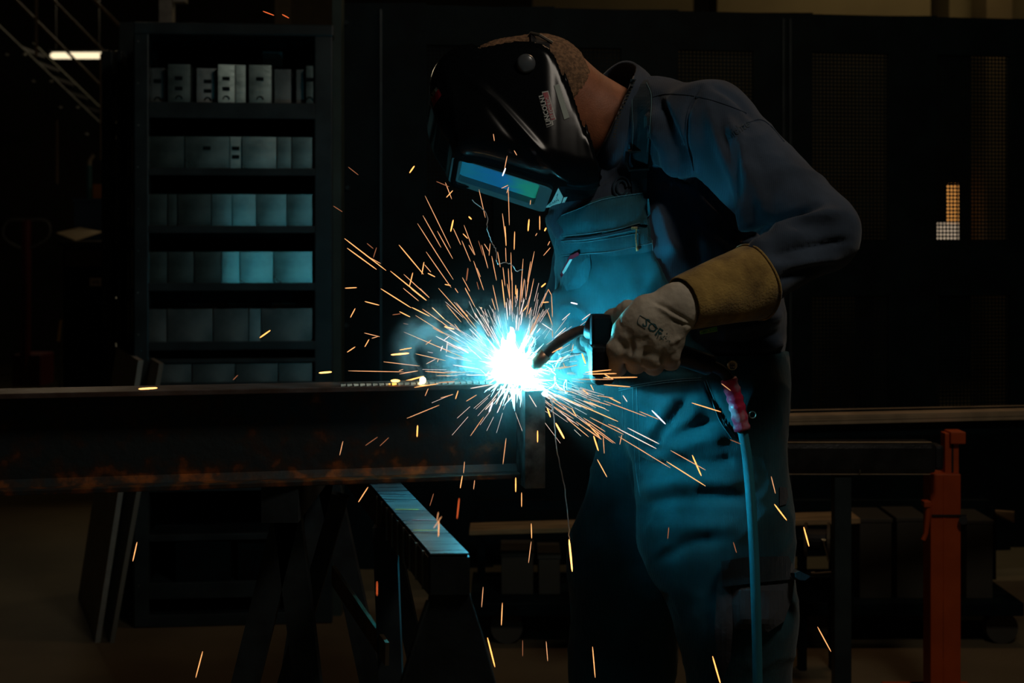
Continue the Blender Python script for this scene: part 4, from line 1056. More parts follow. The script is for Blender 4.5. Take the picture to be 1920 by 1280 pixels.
mb.tube([W(x, y, YB+.002) for x, y in R+R[:1]], .0042, 8); mb.build('buckle_frame', M_buckle, bk)
for x in (1194, 1203): MB().tube([W(x, 345.5, YB-.002), W(x, 345.5, YB+.002)], .0018, 6).build('buckle_stud', M_steelz, bk)
flat([(1178, 356), (1210, 353), (1212, 364), (1176, 370)], YB+.003, .004, 'strap_end', PS, M_denim)
mb = MB()
for rx, ry in ((16, 20), (9, 13)):
    seam(mb, bv_s, [(1166+rx*math.cos(q), 352+ry*math.sin(q)) for q in np.linspace(.4, 6.2, 9)], .0022, .004, n=3)
mb.build('bib_loop', M_ink, PS)
on('chest_lettering', text_mesh('SIL', 15, (1222, 333), (.35, .94), (.94, -.35), bv_s, 2.55, .002, .03), M_ink, so)
on('chest_lettering', text_mesh('VIK', 10, (1232, 330), (.3, .95), (.95, -.3), bv_s, 2.55, .002, .02), M_ink, so)
on('sleeve_lettering', text_mesh('Slichte', 22, (1366, 262), (.84, -.54), (-.54, -.84), bv_s, 2.5, .0015, .02, .85), M_ink, so)
mb = MB(); seam(mb, bv_s, [(1222, 182), (1250, 176), (1290, 178), (1330, 186), (1372, 200), (1400, 212)], .0011, .001)
seam(mb, bv_s, [(1314, 163), (1291, 205), (1287, 260), (1300, 320)], .0011, .002); seam(mb, bv_s, [(1400, 230), (1425, 224), (1445, 236), (1470, 265)], .0013, .001)
mb.build('sweatshirt_seams', M_shirt, PS)['kind'] = 'stuff'
# brass button, eyelet, green tag, hanging thigh pocket
c, _ = cast(bv_o, 1373, 684, 2.5); c = c+(CAMP-c).normalized()*.004
bt = MB().tube([c, c+Vector((0, -.004, 0))], [.0095, .0088], 20).build('brass_button', M_brass, PS)
MB().tube([c+Vector((.0078*math.cos(q), -.0045, .0078*math.sin(q))) for q in np.linspace(0, 6.283, 18)], .0009, 6, False).build('button_rim', M_brass, bt)
put('button_lettering', text_mesh('FE', 11, (1377, 692), (0, -1), (-1, 0), None, c.y-.0048, .0004, .03), M_ink, bt)
c, _ = cast(bv_o, 1411, 777, 2.5); c = c+(CAMP-c).normalized()*.002
MB().tube([c+Vector((.006*math.cos(q), -.001, .006*math.sin(q))) for q in np.linspace(0, 6.283, 14)], .0013, 6, False).build('snap_ring', M_steelz, PS)
gt = flat([(1312, 620), (1344, 612), (1346, 621), (1313, 627)], 2.40, .002, 'green_tag', PS, M_green, .0004)
put('tag_lettering', text_mesh('MICROS', 7.5, (1318, 624.5), (.97, -.22), (-.22, -.97), None, 2.398, .0003, .01), mat('tag_ink', (.05, .25, .03), .7), gt)
pk = on('thigh_pocket', patch(bv_o, [(1372, 1090), (1410, 1084), (1488, 1086), (1486, 1120), (1470, 1165), (1440, 1185), (1376, 1178), (1366, 1130)], .012, .004, step=9, fb=2.56, bulge=.012), M_pock)
on('pocket_flap', patch(bv_o, [(1352, 1052), (1400, 1044), (1478, 1042), (1490, 1066), (1520, 1080), (1510, 1088), (1480, 1086), (1420, 1092), (1356, 1100)], .026, .004, step=9, fb=2.55), M_strap, pk)
on('pocket_strip', patch(bv_o, [(1353, 1056), (1344, 1100), (1340, 1180), (1345, 1240), (1356, 1272), (1370, 1235), (1374, 1180), (1372, 1110), (1366, 1085)], .016, .004, step=9, fb=2.56, bulge=.004), mat('strip_canvas', (.055, .055, .065), .85, var=.2, scale=40, bump=.4), pk)
on('back_pocket_tab', patch(bv_o, [(1462, 912), (1476, 914), (1478, 930), (1474, 945), (1462, 948)], .003, .003, step=6, fb=2.62), M_pock)
# boots
for nm, a_, b_ in (('boot', (1400, 2.68), (1270, 2.60)), ('boot', (1175, 2.95), (1050, 2.88))):
    Fq_ = Field((W(b_[0], 0, b_[1]).x-.06, b_[1]-.12, -.0), (W(a_[0], 0, a_[1]).x+.10, a_[1]+.12, .26), .006)
    A_ = Vector((W(a_[0], 0, a_[1]).x, a_[1], .055)); B_ = Vector((W(b_[0], 0, b_[1]).x, b_[1], .045))
    Fq_.cone3(A_+Vector((.02, 0, 0)), B_, .055, .045, .03); Fq_.cone3(A_, A_+Vector((0, 0, .16)), .058, .06, .04)
    Fq_.inter(.008-Fq_.Z+0*Fq_.f)
    put(nm, Fq_.mesh('boot'), mat('boot_leather', (.02, .018, .016), .6, bump=.4), PS)
    dd_ = B_-A_; MB().bar(A_+Vector((.05, 0, -.048)), B_+Vector((-.03, 0, -.038)), .085, .014).build('boot_sole', M_dark, PS)

# ---- gloves
Fg = Field(tuple(W(1118, 700, 2.15)-Vector((.01, .02, .02))), (W(1320, 0, 2.4).x, 2.42, W(0, 515, 2.15).z), .0026)
Fg.lo = Fg.lo
Fg2 = Fg
for _, a_, b_, k_ in NEARHAND: Fg.cone(a_, b_, k_, .8)
fingers(Fg, 0)
Fg.cone((1262, 572, 2.245, 38), (1284, 567, 2.26, 38), .02, .9)
gm = Fg.mesh('glove')
creases(gm, [([(1184, 636), (1187, 650), (1182, 668)], -.004, 4), ([(1212, 655), (1207, 670), (1202, 682)], -.0035, 3.5), ([(1245, 655), (1240, 672), (1236, 682)], -.003, 3.5),
             ([(1165, 560), (1160, 595), (1165, 615)], -.002, 4), ([(1225, 565), (1262, 585), (1300, 608)], -.0035, 4), ([(1228, 572), (1265, 594), (1290, 606)], .003, 4), ([(1260, 600), (1280, 606), (1300, 612)], -.003, 3),
             ([(1160, 625), (1180, 640), (1200, 652)], .003, 7), ([(1255, 645), (1275, 632)], .003, 5), ([(1205, 640), (1216, 630)], -.002, 4)], .0012, 32, 5)
go = put('left_glove', gm, M_glove, PS)
bv_g = bvh_of(gm, PS.location)
def cuff(A_, B_, ra, rb, name, parent, m, sy=.93, th=.003, n=32):
    ax = (B_-A_).normalized(); u = ax.cross(Vector((0, 1, 0))).normalized(); v = u.cross(ax)
    vs = []; fs = []; K = 8
    for k in range(K+1):
        t_ = k/K; c = A_.lerp(B_, t_); r = ra+(rb-ra)*t_**.9
        for i in range(n):
            q = 2*math.pi*i/n; rr = r*(1+.02*math.sin(3*q+k*.7)+.015*math.sin(5*q-k))
            vs.append(c+u*rr*math.cos(q)+v*rr*sy*math.sin(q)+ax*.004*math.sin(2*q)*t_)
    for k in range(K):
        for i in range(n): fs.append([k*n+i, k*n+(i+1) % n, (k+1)*n+(i+1) % n, (k+1)*n+i])
    o = put(name, mesh(name, vs, fs), m, parent, smooth=True)
    md = o.modifiers.new('s', 'SOLIDIFY'); md.thickness = th; md.offset = 1
    sub = o.modifiers.new('b', 'SUBSURF'); sub.levels = 1; sub.render_levels = 1
    return o, vs
A_, B_ = W(1279, 569, 2.246), W(1414, 527, 2.322)
s_ = 2.3/F
co, cv = cuff(A_, B_, 50*s_, 73*s_, 'gauntlet_cuff', go, M_suede)
MB().tube(cv[-32:]+cv[-32:-31], .0022, 6, False).build('cuff_binding', M_suede, go, smooth=True)
on('glove_print', text_mesh('SOF', 23, (1203, 608), (.80, .60), (.60, -.80), bv_g, 2.22, .0006, .01), M_inkg, go)
mb = MB()
for P in ([(1200, 591), (1212, 598), (1234, 616)], [(1200, 591), (1196, 600), (1196, 606)], [(1196, 606), (1210, 616)]): seam(mb, bv_g, P, .0004, .0006, 2.22)
for k in range(46):
    x, y = 1228+random.random()*28, 0; y = 622+(x-1228)*.55+random.gauss(0, 3.5); c, _ = cast(bv_g, x, y, 2.22)
    c = c+(CAMP-c).normalized()*.0004; r = random.uniform(.0003, .0008); mb.box(c-Vector((r, .0002, r)), c+Vector((r, .0002, r)))
mb.build('smudged_print', M_inkg, go)['kind'] = 'stuff'

# far hand: glove steadying the torch front, coloured near black in place of shade
Ff = Field(tuple(W(1020, 760, 2.25)-Vector((.02, 0, .02))), (W(1180, 0, 2.5).x, 2.75, W(0, 610, 2.3).z), .0032)
Ff.cone((1088, 678, 2.62, 40), (1112, 678, 2.47, 36), .02); Ff.cone((1112, 678, 2.47, 38), (1130, 676, 2.40, 34), .02)
for J in ([(1118, 651, 2.39, 20), (1108, 638, 2.345, 18), (1128, 631, 2.32, 15)], [(1132, 666, 2.37, 20), (1120, 658, 2.325, 18), (1138, 648, 2.305, 14)],
          [(1138, 684, 2.37, 19), (1124, 684, 2.325, 17), (1142, 670, 2.305, 14)], [(1136, 702, 2.38, 18), (1124, 704, 2.335, 16), (1142, 690, 2.315, 13)], [(1098, 662, 2.46, 20), (1092, 650, 2.42, 17), (1094, 642, 2.39, 14)]):
    for a_, b_ in zip(J[:-1], J[1:]): Ff.cone(a_, b_, .008)
fg = Ff.mesh('rglove'); creases(fg, [], .0015, 30, 2)
fo = put('right_glove', fg, M_dglove, PS)
fc, _ = cuff(W(1100, 678, 2.50), W(1088, 680, 2.66), 38*s_, 46*s_, 'gauntlet_cuff', fo, M_dglove)

# ---- helmet
HO = W(960, 235, 2.63); hs = 2.63/F
U = Vector((.952, 0, -.305)); N0 = Vector((-.305, 0, -.952))
RR = Matrix.Rotation(math.radians(-19), 3, U)   # rolls the face towards the camera
if (RR @ N0).y > 0: RR = Matrix.Rotation(math.radians(19), 3, U)
out_P = smooth_poly([(897, 104), (862, 112), (832, 127), (808, 160), (802, 205), (815, 262), (838, 302), (850, 330), (900, 341), (960, 358), (1020, 376), (1062, 386), (1100, 385), (1126, 368), (1130, 340), (1118, 290), (1098, 235), (1078, 180), (1055, 130), (1030, 104), (990, 90), (945, 92)], 3)
in_P = [(905, 60), (868, 118), (838, 133), (815, 163), (809, 205), (821, 260), (844, 298), (858, 322), (960, 350), (1060, 378), (1098, 377), (1300, 420), (1300, 50)]
class Loc(Field): pass
def to_local_polys(P): return [((x-960)*hs, -(y-235)*hs) for x, y in P]
half = .118
FH = Field((-.20, -.16, -.20), (.22, .16, .18), .0036)
oP, iP = to_local_polys(out_P), to_local_polys(in_P)
X2, Z2 = np.broadcast_to(FH.X, (FH.f.shape[0], 1, FH.f.shape[2])), np.broadcast_to(FH.Z, (FH.f.shape[0], 1, FH.f.shape[2]))
so_, si_ = poly_sd(X2, Z2, oP), poly_sd(X2, Z2, iP)
def extr(sd, b, half, R):
    q1, q2 = sd+R, np.abs(b)-(half-R)
    return np.minimum(np.maximum(q1, q2), 0)+np.sqrt(np.maximum(q1, 0)**2+np.maximum(q2, 0)**2)-R
# narrower towards the chin and the crown
taper = 1-.9*np.clip(X2-.05, 0, 1)-.6*np.clip(-X2-.06, 0, 1)
dO = extr(so_, FH.Y/taper, half, .045); dI = extr(si_, FH.Y/taper, half-.005, .042)
FH.f = np.maximum(dO, -dI).astype(np.float32)
_pf = Vector(((925-960)*hs, 0, -(348-235)*hs)); _FN, _um = _pf.dot(N0), _pf.dot(U)
_u = FH.X*U.x+FH.Z*U.z; _n = FH.X*N0.x+FH.Z*N0.z
FH.f = np.maximum(FH.f, -np.maximum(np.maximum(np.abs(_u-_um-.011)-.080, np.abs(FH.Y)-.056), _FN-.04-_n)).astype(np.float32)
V, q = nets(FH.f, FH.lo, FH.h)
V = np.array([list(HO+RR @ Vector(v)) for v in V])
hm = np_mesh('helmet', V, q)
creases(hm, [([(868, 138), (905, 170), (950, 215), (1000, 270), (1045, 325), (1075, 345)], .0035, 9), ([(905, 175), (960, 250), (1010, 305)], -.0025, 10),
             ([(838, 140), (850, 200), (862, 270), (876, 300)], .003, 8), ([(1100, 250), (1114, 300), (1122, 345)], .002, 5)])
he = put('welding_helmet', hm, M_helm, PS); md = he.modifiers.new('s', 'SMOOTH'); md.factor = .5; md.iterations = 6; he['label'] = 'glossy black welding mask with blue-green lens'
bv_h = bvh_of(hm, PS.location)
def HL(x, y, b, n=0):   # photo-pixel side profile (x, y), lateral b in m, extra n along the face normal
    return HO+RR @ (Vector(((x-960)*hs, b, -(y-235)*hs))+N0*n)
def hring(x0, x1, hb, z0, z1, y_of, name, m, inner=None, bev=.003):
    """rounded frame or plate on the face plane, in face coordinates; along U from x0 to x1, lateral +-hb"""
    def P(u, b, n): return HL(960, 235, 0)+RR @ (U*u+Vector((0, b, 0))+N0*n)
    mb = MB()
    def rr(u0, u1, h, r, k=5):
        pts = []
        for (cu, cb, a0) in ((u1-r, h-r, 0), (u0+r, h-r, 90), (u0+r, -h+r, 180), (u1-r, -h+r, 270)):
            for i in range(k+1):
                a = math.radians(a0+90*i/k); pts.append((cu+r*math.cos(a), cb+r*math.sin(a)))
        return pts
    o_ = rr(x0, x1, hb, .014); bmv = mb.bm
    lo_ = [bmv.verts.new(P(u, b, z0)) for u, b in o_]; hi_ = [bmv.verts.new(P(u, b, z1)) for u, b in o_]
    n_ = len(o_)
    for i in range(n_): bmv.faces.new([lo_[i], lo_[(i+1) % n_], hi_[(i+1) % n_], hi_[i]])
    if inner:
        i_ = rr(*inner, .006); li = [bmv.verts.new(P(u, b, z0)) for u, b in i_]; hi2 = [bmv.verts.new(P(u, b, z1-.004)) for u, b in i_]
        for i in range(n_):
            bmv.faces.new([li[(i+1) % n_], li[i], hi2[i], hi2[(i+1) % n_]])
            bmv.faces.new([hi_[i], hi_[(i+1) % n_], hi2[(i+1) % n_], hi2[i]]); bmv.faces.new([lo_[(i+1) % n_], lo_[i], li[i], li[(i+1) % n_]])
    else:
        bmv.faces.new(hi_); bmv.faces.new(lo_[::-1])
    return mb.build(name, m, he)
# face plane offset: distance of the face line from the helmet centre along N0
pf = Vector(((925-960)*hs, 0, -(348-235)*hs)); FN = pf.dot(N0); 
um = pf.dot(U)
M_frame = mat('satin_teal_plastic', (.09, .12, .13), .38, 0, bump=.1, bscale=60)
hring(um-.083, um+.105, .066, FN-.030, FN+.004, None, 'lens_bezel', M_frame, inner=(um-.066, um+.082, .052))
def lensmat():
    m = mat('lens_sheen', (.04, .25, .45), .4, 0, spec=.6); nt = m.node_tree; b = nt.nodes['Principled BSDF']; tc = nt.nodes['Texture Coordinate']
    sp = nt.nodes.new('ShaderNodeSeparateXYZ'); nt.links.new(tc.outputs['Generated'], sp.inputs[0])
    n = nt.nodes.new('ShaderNodeTexNoise'); n.inputs['Scale'].default_value = 5; nt.links.new(tc.outputs['Generated'], n.inputs['Vector'])
    ad = nt.nodes.new('ShaderNodeMath'); ad.operation = 'MULTIPLY_ADD'; ad.inputs[1].default_value = .35; nt.links.new(n.outputs['Fac'], ad.inputs[0]); nt.links.new(sp.outputs['X'], ad.inputs[2])
    r = nt.nodes.new('ShaderNodeValToRGB'); e = r.color_ramp.elements
    e[0].position = .25; e[0].color = (.07, .42, .60, 1); e[1].position = .98; e[1].color = (.12, .62, .38, 1)  # blue-to-green reflection painted into the lens colour
    x = e.new(.7); x.color = (.05, .34, .74, 1)
    nt.links.new(ad.outputs[0], r.inputs[0]); nt.links.new(r.outputs[0], b.inputs['Base Color'])
    return m
hring(um-.068, um+.084, .054, FN-.024, FN-.012, None, 'lens', lensmat())
# knob, strap, badges
c, nn = cast(bv_h, 986, 120, 2.55)
kb = MB().tube([c+Vector((0, .004, 0)), c+Vector((0, -.010, 0)), c+Vector((0, -.014, 0))], [.017, .017, .012], 24).build('pivot_knob', mat('knob_plastic', (.09, .10, .11), .25, spec=.8), he, smooth=True)
on('side_stripe', patch(bv_h, [(1039, 160), (1048, 157), (1068, 220), (1058, 224)], .001, .0008, step=5), M_stripe, he)
lg = on('logo_badge', patch(bv_h, [(1016, 172), (1028, 170), (1043, 224), (1036, 227), (1038, 234), (1025, 239), (1010, 180), (1017, 178)], .0006, .0006, step=3), M_lwhite2, he)
on('badge_black', patch(bv_h, [(1012, 182), (1019, 180), (1035, 233), (1026, 237)], .0022, .0004, step=3), M_helm, he)
on('badge_red', patch(bv_h, [(1018, 174), (1027, 172), (1041, 223), (1033, 225)], .0022, .0004, step=3), M_lred, he)
ux, up = (-.25, -.968), (-.968, .25)
on('badge_lettering', text_mesh('LINCOLN', 12.5, (1033.5, 233), ux, up, bv_h, 2.55, .0034, .03, .98), M_lwhite2, he)
on('badge_lettering', text_mesh('ELECTRIC', 9.5, (1040, 221), ux, up, bv_h, 2.55, .0034, .02, .98), M_lwhite2, he)
on('front_badge', patch(bv_h, [(804, 192), (822, 166), (828, 178), (810, 204)], .0008, .0008, step=5), M_lred, he)
on('front_badge', patch(bv_h, [(806, 178), (818, 163), (821, 168), (807, 188)], .0008, .0008, step=5), M_stripe, he)
wl = on('warning_label', patch(bv_h, [(1047, 352), (1056, 369), (1052, 380), (1042, 387), (1020, 390), (1034, 378)], .001, .0006, step=4, fb=2.56), M_lwhite, he)
on('warning_label', patch(bv_h, [(1057, 370), (1064, 369), (1058, 381), (1048, 388), (1054, 379)], .001, .0006, step=4, fb=2.56), M_lwhite, he)
on('label_print', text_mesh('!', 14, (1042, 372), (.9, -.2), (.2, -.9), bv_h, 2.56, .002, .02), M_inkg, he)
on('label_print', text_mesh('WARN', 7, (1030, 387), (.85, -.5), (-.5, -.85), bv_h, 2.56, .002, .02), M_inkg, he)
# headgear strap over the crown
mb = MB(); vs = []
pts = []
for q in np.linspace(math.radians(-15), math.radians(195), 22):
    pts.append(W(1012, 170, 2.66)+Vector((0, -.098*math.cos(q), .103*math.sin(q))))
for i in range(len(pts)-1):
    a_, b_ = pts[i], pts[i+1]; wv = Vector((.017, 0, -.004)); o_ = ((a_+b_)/2-W(1012, 170, 2.66)).normalized()*.003
    mb.hexa([a_-wv, a_+wv, b_+wv, b_-wv, a_-wv+o_, a_+wv+o_, b_+wv+o_, b_-wv+o_])
mb.build('head_strap', M_dark, PS)
MB().tube([W(985, 78, 2.64), W(996, 62, 2.62), W(1012, 66, 2.60), W(1036, 80, 2.60)], .003, 6).build('strap_clip', mat('strap_grey', (.10, .09, .07), .5), PS)

# ================================================================== TORCH
TR = empty('welding_torch', W(1180, 650, 2.29), 'welding torch with curved neck and blue hose gripped by the pale glove', 'welding torch')
HP = [(1108, 612, 2.33), (1135, 622, 2.315), (1200, 648, 2.300), (1270, 664, 2.305), (1330, 684, 2.33)]
MB().tube([W(*p) for p in spline(HP, 6)], [.021]*9+[.0175]*16, 14).build('handle', mat('torch_handle', (.012, .022, .035), .45, bump=.2), TR, smooth=True)
MB().box(W(1108, 655, 2.28), W(1150, 590, 2.28)+Vector((0, .045, 0)), .006).box(W(1108, 708, 2.225), W(1142, 650, 2.225)+Vector((0, .10, 0)), .008).build('shade_block', mat('torch_block', (.004, .008, .014), .6, spec=.2), TR)  # handle bulk above; lower block added to keep arc light off the glove
NP = [(1118, 622, 2.325), (1090, 620, 2.33), (1062, 632, 2.335), (1040, 648, 2.34), (1020, 668, 2.345)]
MB().tube([W(*p) for p in spline(NP, 6)], .0088, 12).build('neck', mat('neck_brown', (.09, .075, .06), .45, .2, var=.3, scale=60), TR, smooth=True)
MB().tube([W(*p) for p in ((1024, 663, 2.344), (1008, 680, 2.347), (1000, 688, 2.349))], [.011, .0105, .008], 14).build('nozzle', mat('copper_nozzle', (.35, .20, .12), .35, .8), TR, smooth=True)
CP = spline([(1325, 682, 2.33), (1352, 694, 2.36), (1368, 712, 2.375)], 4)
MB().tube([W(*p) for p in CP], .0095, 10).build('cable', M_dark, TR, smooth=True)
RPs = spline([(1366, 710, 2.375), (1376, 740, 2.375), (1384, 770, 2.375), (1392, 806, 2.375)], 6)
me_r = MB()
me_r.tube([W(*p) for p in RPs], [.0135+.0012*math.sin(i*1.9) for i in range(len(RPs))], 14)
me_r.build('red_tape_wrap', M_tape, TR, smooth=True)['label'] = 'crinkled red tape wrapped round the hose'
HPp = spline([(1392, 804, 2.375), (1401, 860, 2.375), (1408, 940, 2.37), (1413, 1020, 2.37), (1417, 1120, 2.37), (1420, 1240, 2.38), (1424, 1500, 2.40), (1440, 1740, 2.44)], 8)
pts = [W(*p) for p in HPp]; pts = [p for p in pts if p.z > .012]
pts += [Vector((pts[-1].x+.05, pts[-1].y+.06, .012)), Vector((pts[-1].x+.2, pts[-1].y+.2, .011)), Vector((pts[-1].x+.6, pts[-1].y+.3, .011))]
MB().tube(pts, [.0085]*len(pts), 12).build('hose', M_hose, TR, smooth=True)

# ================================================================== ARC
wa = empty('welding_arc', ARC, 'blinding white welding arc at the end of the beam', 'arc')
M_core = glow('arc_plasma', (.07, .74, .96), 300.0, True)
M_spike = glow('arc_flare', (.55, .95, 1.0), 2.2)
FA = Field(tuple(ARC-Vector((.085, .05, .085))), tuple(ARC+Vector((.085, .05, .085))), .003)
for a_, b_ in (((945, 662, 2.395, 8), (952, 688, 2.395, 22)), ((952, 688, 2.395, 22), (966, 700, 2.395, 22))):
    FA.cone(a_, b_, .012)
am = FA.mesh('arc'); creases(am, [], .003, 60, 9)
M_flare = glow('arc_flare_body', (.62, .93, 1.0), 2.6)
FA2 = Field(tuple(ARC-Vector((.085, .06, .085))), tuple(ARC+Vector((.085, .03, .095))), .003)
for a_, b_ in (((972, 708, 2.40, 17), (984, 716, 2.40, 12)), ((960, 616, 2.40, 3), (955, 660, 2.40, 13)), ((925, 700, 2.395, 6), (945, 696, 2.395, 14)), ((1016, 726, 2.372, 4), (1022, 738, 2.362, 4)), ((962, 718, 2.392, 10), (975, 710, 2.395, 16)), ((940, 630, 2.39, 2), (950, 665, 2.39, 12))):
    FA2.cone(a_, b_, .010)
am2 = FA2.mesh('flare'); creases(am2, [], .004, 60, 4); put('arc_flare', am2, M_flare, wa)
FA3 = Field(tuple(W(988, 705, 2.39)-Vector((.03, .03, .03))), tuple(W(988, 705, 2.39)+Vector((.03, .03, .03))), .002)
FA3.cone((984, 701, 2.39, 10), (992, 708, 2.387, 9), .01)
am3 = FA3.mesh('core'); creases(am3, [], .001, 90, 2); put('arc_core', am3, glow('arc_root', (.07, .74, .96), 7500.0, True), wa)
put('arc_core', am, M_core, wa)
rng = random.Random(4)
mb = MB()
for k in range(150):
    c = ARC+Vector((rng.uniform(-.014, .022), rng.uniform(-.01, .01), rng.uniform(-.018, .012)))
    th = rng.uniform(0, 6.283); el = rng.uniform(-.7, .7); dr = Vector((math.cos(th)*math.cos(el), math.sin(el), math.sin(th)*math.cos(el)))
    l = rng.uniform(.035, .062)*(1.25 if rng.random() < .15 else 1)
    if math.sin(th) > .6: l *= 1.15
    mb.tube([c, c+dr*l*.5, c+dr*l], [.004, .0024, .0002], 4, False)
mb.build('arc_spikes', M_spike, wa)['kind'] = 'stuff'

# ---- smoke threads lit by the arc
def threads():
    mb = MB(); rg = random.Random(12)
    L_ = [[(1000, 690), (1015, 676), (1030, 680), (1040, 692), (1030, 702)], [(990, 672), (1005, 672), (1018, 678), (1012, 688), (1000, 686)], [(1020, 735), (1038, 722), (1042, 704), (1030, 690), (1012, 680)],
          [(1040, 706), (1045, 722), (1058, 730), (1070, 733)], [(1000, 655), (1004, 640), (992, 628), (985, 636)], [(1032, 748), (1036, 765), (1032, 772)], [(1036, 700), (1044, 680), (1052, 668), (1046, 660)],
          [(1060, 738), (1058, 720), (1063, 714), (1064, 738)], [(1045, 690), (1058, 672), (1070, 664), (1090, 662)], [(1035, 745), (1040, 800), (1045, 850), (1056, 900), (1064, 960), (1068, 1010)],
          [(885, 375), (912, 400), (913, 425), (920, 450), (930, 470), (933, 495), (945, 492), (960, 497), (968, 508), (980, 505)], [(1010, 670), (1024, 664), (1034, 668)], [(985, 650), (994, 648), (1000, 660), (1010, 664)]]
    for P in L_:
        P2 = spline([(x, y) for x, y in P], 6)
        pts = [W(x+rg.gauss(0, .6), y+rg.gauss(0, .6), 2.37+.02*math.sin(i*.4)) for i, (x, y) in enumerate(P2)]
        mb.tube(pts, .0007 if len(P) > 8 else .0010, 5)
    o = mb.build('smoke_thread', mat('smoke_white', (.8, .85, .9), .9), None, loc=ARC)
    setp(o, 'thin pale curling threads of smoke and wire around the arc', 'smoke', kind='stuff')
threads()

# ---- smoke volume
def smoke():
    c = W(930, 655, 2.44); R = Vector((.30, .17, .27))
    bm = bmesh.new(); bmesh.ops.create_icosphere(bm, subdivisions=3, radius=1)
    for v in bm.verts: v.co = Vector((v.co.x*R.x, v.co.y*R.y, v.co.z*R.z))
    me = bpy.data.meshes.new('smoke'); bm.to_mesh(me); bm.free()
    m = bpy.data.materials.new('smoke_volume'); m.use_nodes = True; nt = m.node_tree; nt.nodes.clear()
    out = nt.nodes.new('ShaderNodeOutputMaterial'); vs = nt.nodes.new('ShaderNodeVolumeScatter'); vs.inputs['Color'].default_value = (.92, .95, .95, 1); vs.inputs['Anisotropy'].default_value = 0
    nt.links.new(vs.outputs[0], out.inputs['Volume'])
    tc = nt.nodes.new('ShaderNodeTexCoord')
    def N(t, **k):
        n = nt.nodes.new(t)
        for a, b in k.items(): setattr(n, a, b)
        return n
    def mth(op, a, b=None):
        n = N('ShaderNodeMath', operation=op)
        for i, x in enumerate((a, b)):
            if x is None: continue
            if isinstance(x, (int, float)): n.inputs[i].default_value = x
            else: nt.links.new(x, n.inputs[i])
        return n.outputs[0]
    def ball(center, rad):
        mp = N('ShaderNodeMapping', vector_type='TEXTURE'); mp.inputs['Location'].default_value = center; mp.inputs['Scale'].default_value = rad
        nt.links.new(tc.outputs['Object'], mp.inputs[0]); ln = N('ShaderNodeVectorMath', operation='LENGTH'); nt.links.new(mp.outputs[0], ln.inputs[0])
        q_ = mth('MAXIMUM', mth('SUBTRACT', 1.0, ln.outputs['Value']), 0.0); return mth('MULTIPLY', q_, q_)
    n1 = N('ShaderNodeTexNoise'); n1.inputs['Scale'].default_value = 15; n1.inputs['Detail'].default_value = 5; n1.inputs['Roughness'].default_value = .6; n1.inputs['Distortion'].default_value = .9
    nt.links.new(tc.outputs['Object'], n1.inputs['Vector'])
    wisp = mth('MULTIPLY', mth('MAXIMUM', mth('SUBTRACT', n1.outputs['Fac'], .48), 0.0), 14.0)
    def rel(px, py): p = W(px, py, 2.42)-c; return tuple(p)
    d1 = mth('MULTIPLY', mth('MULTIPLY', ball(rel(900, 640), (.14, .12, .10)), wisp), 70.0)
    d2 = mth('MULTIPLY', mth('MULTIPLY', ball(rel(815, 655), (.085, .08, .085)), wisp), 110.0)
    d3 = mth('MULTIPLY', mth('MULTIPLY', ball(rel(975, 620), (.11, .10, .08)), wisp), 26.0)
    d6 = mth('MULTIPLY', mth('MULTIPLY', ball(rel(1060, 705), (.12, .09, .08)), wisp), 7.0)
    d4 = mth('MULTIPLY', ball(rel(955, 720), (.30, .17, .28)), 2.0)
    d5 = mth('MULTIPLY', ball(rel(955, 690), (.085, .085, .085)), 4.0)
    s = d1
    for x in (d2, d3, d4, d5, d6): s = mth('ADD', s, x)
    s = mth('MULTIPLY', s, SMOKE)
    nt.links.new(s, vs.inputs['Density'])
    me.materials.append(m); o = bpy.data.objects.new('welding_smoke', me); C.objects.link(o); o.location = c
    setp(o, 'teal-lit cloud of welding smoke drifting left and up from the arc', 'smoke', kind='stuff')
SMOKE = .35
smoke()

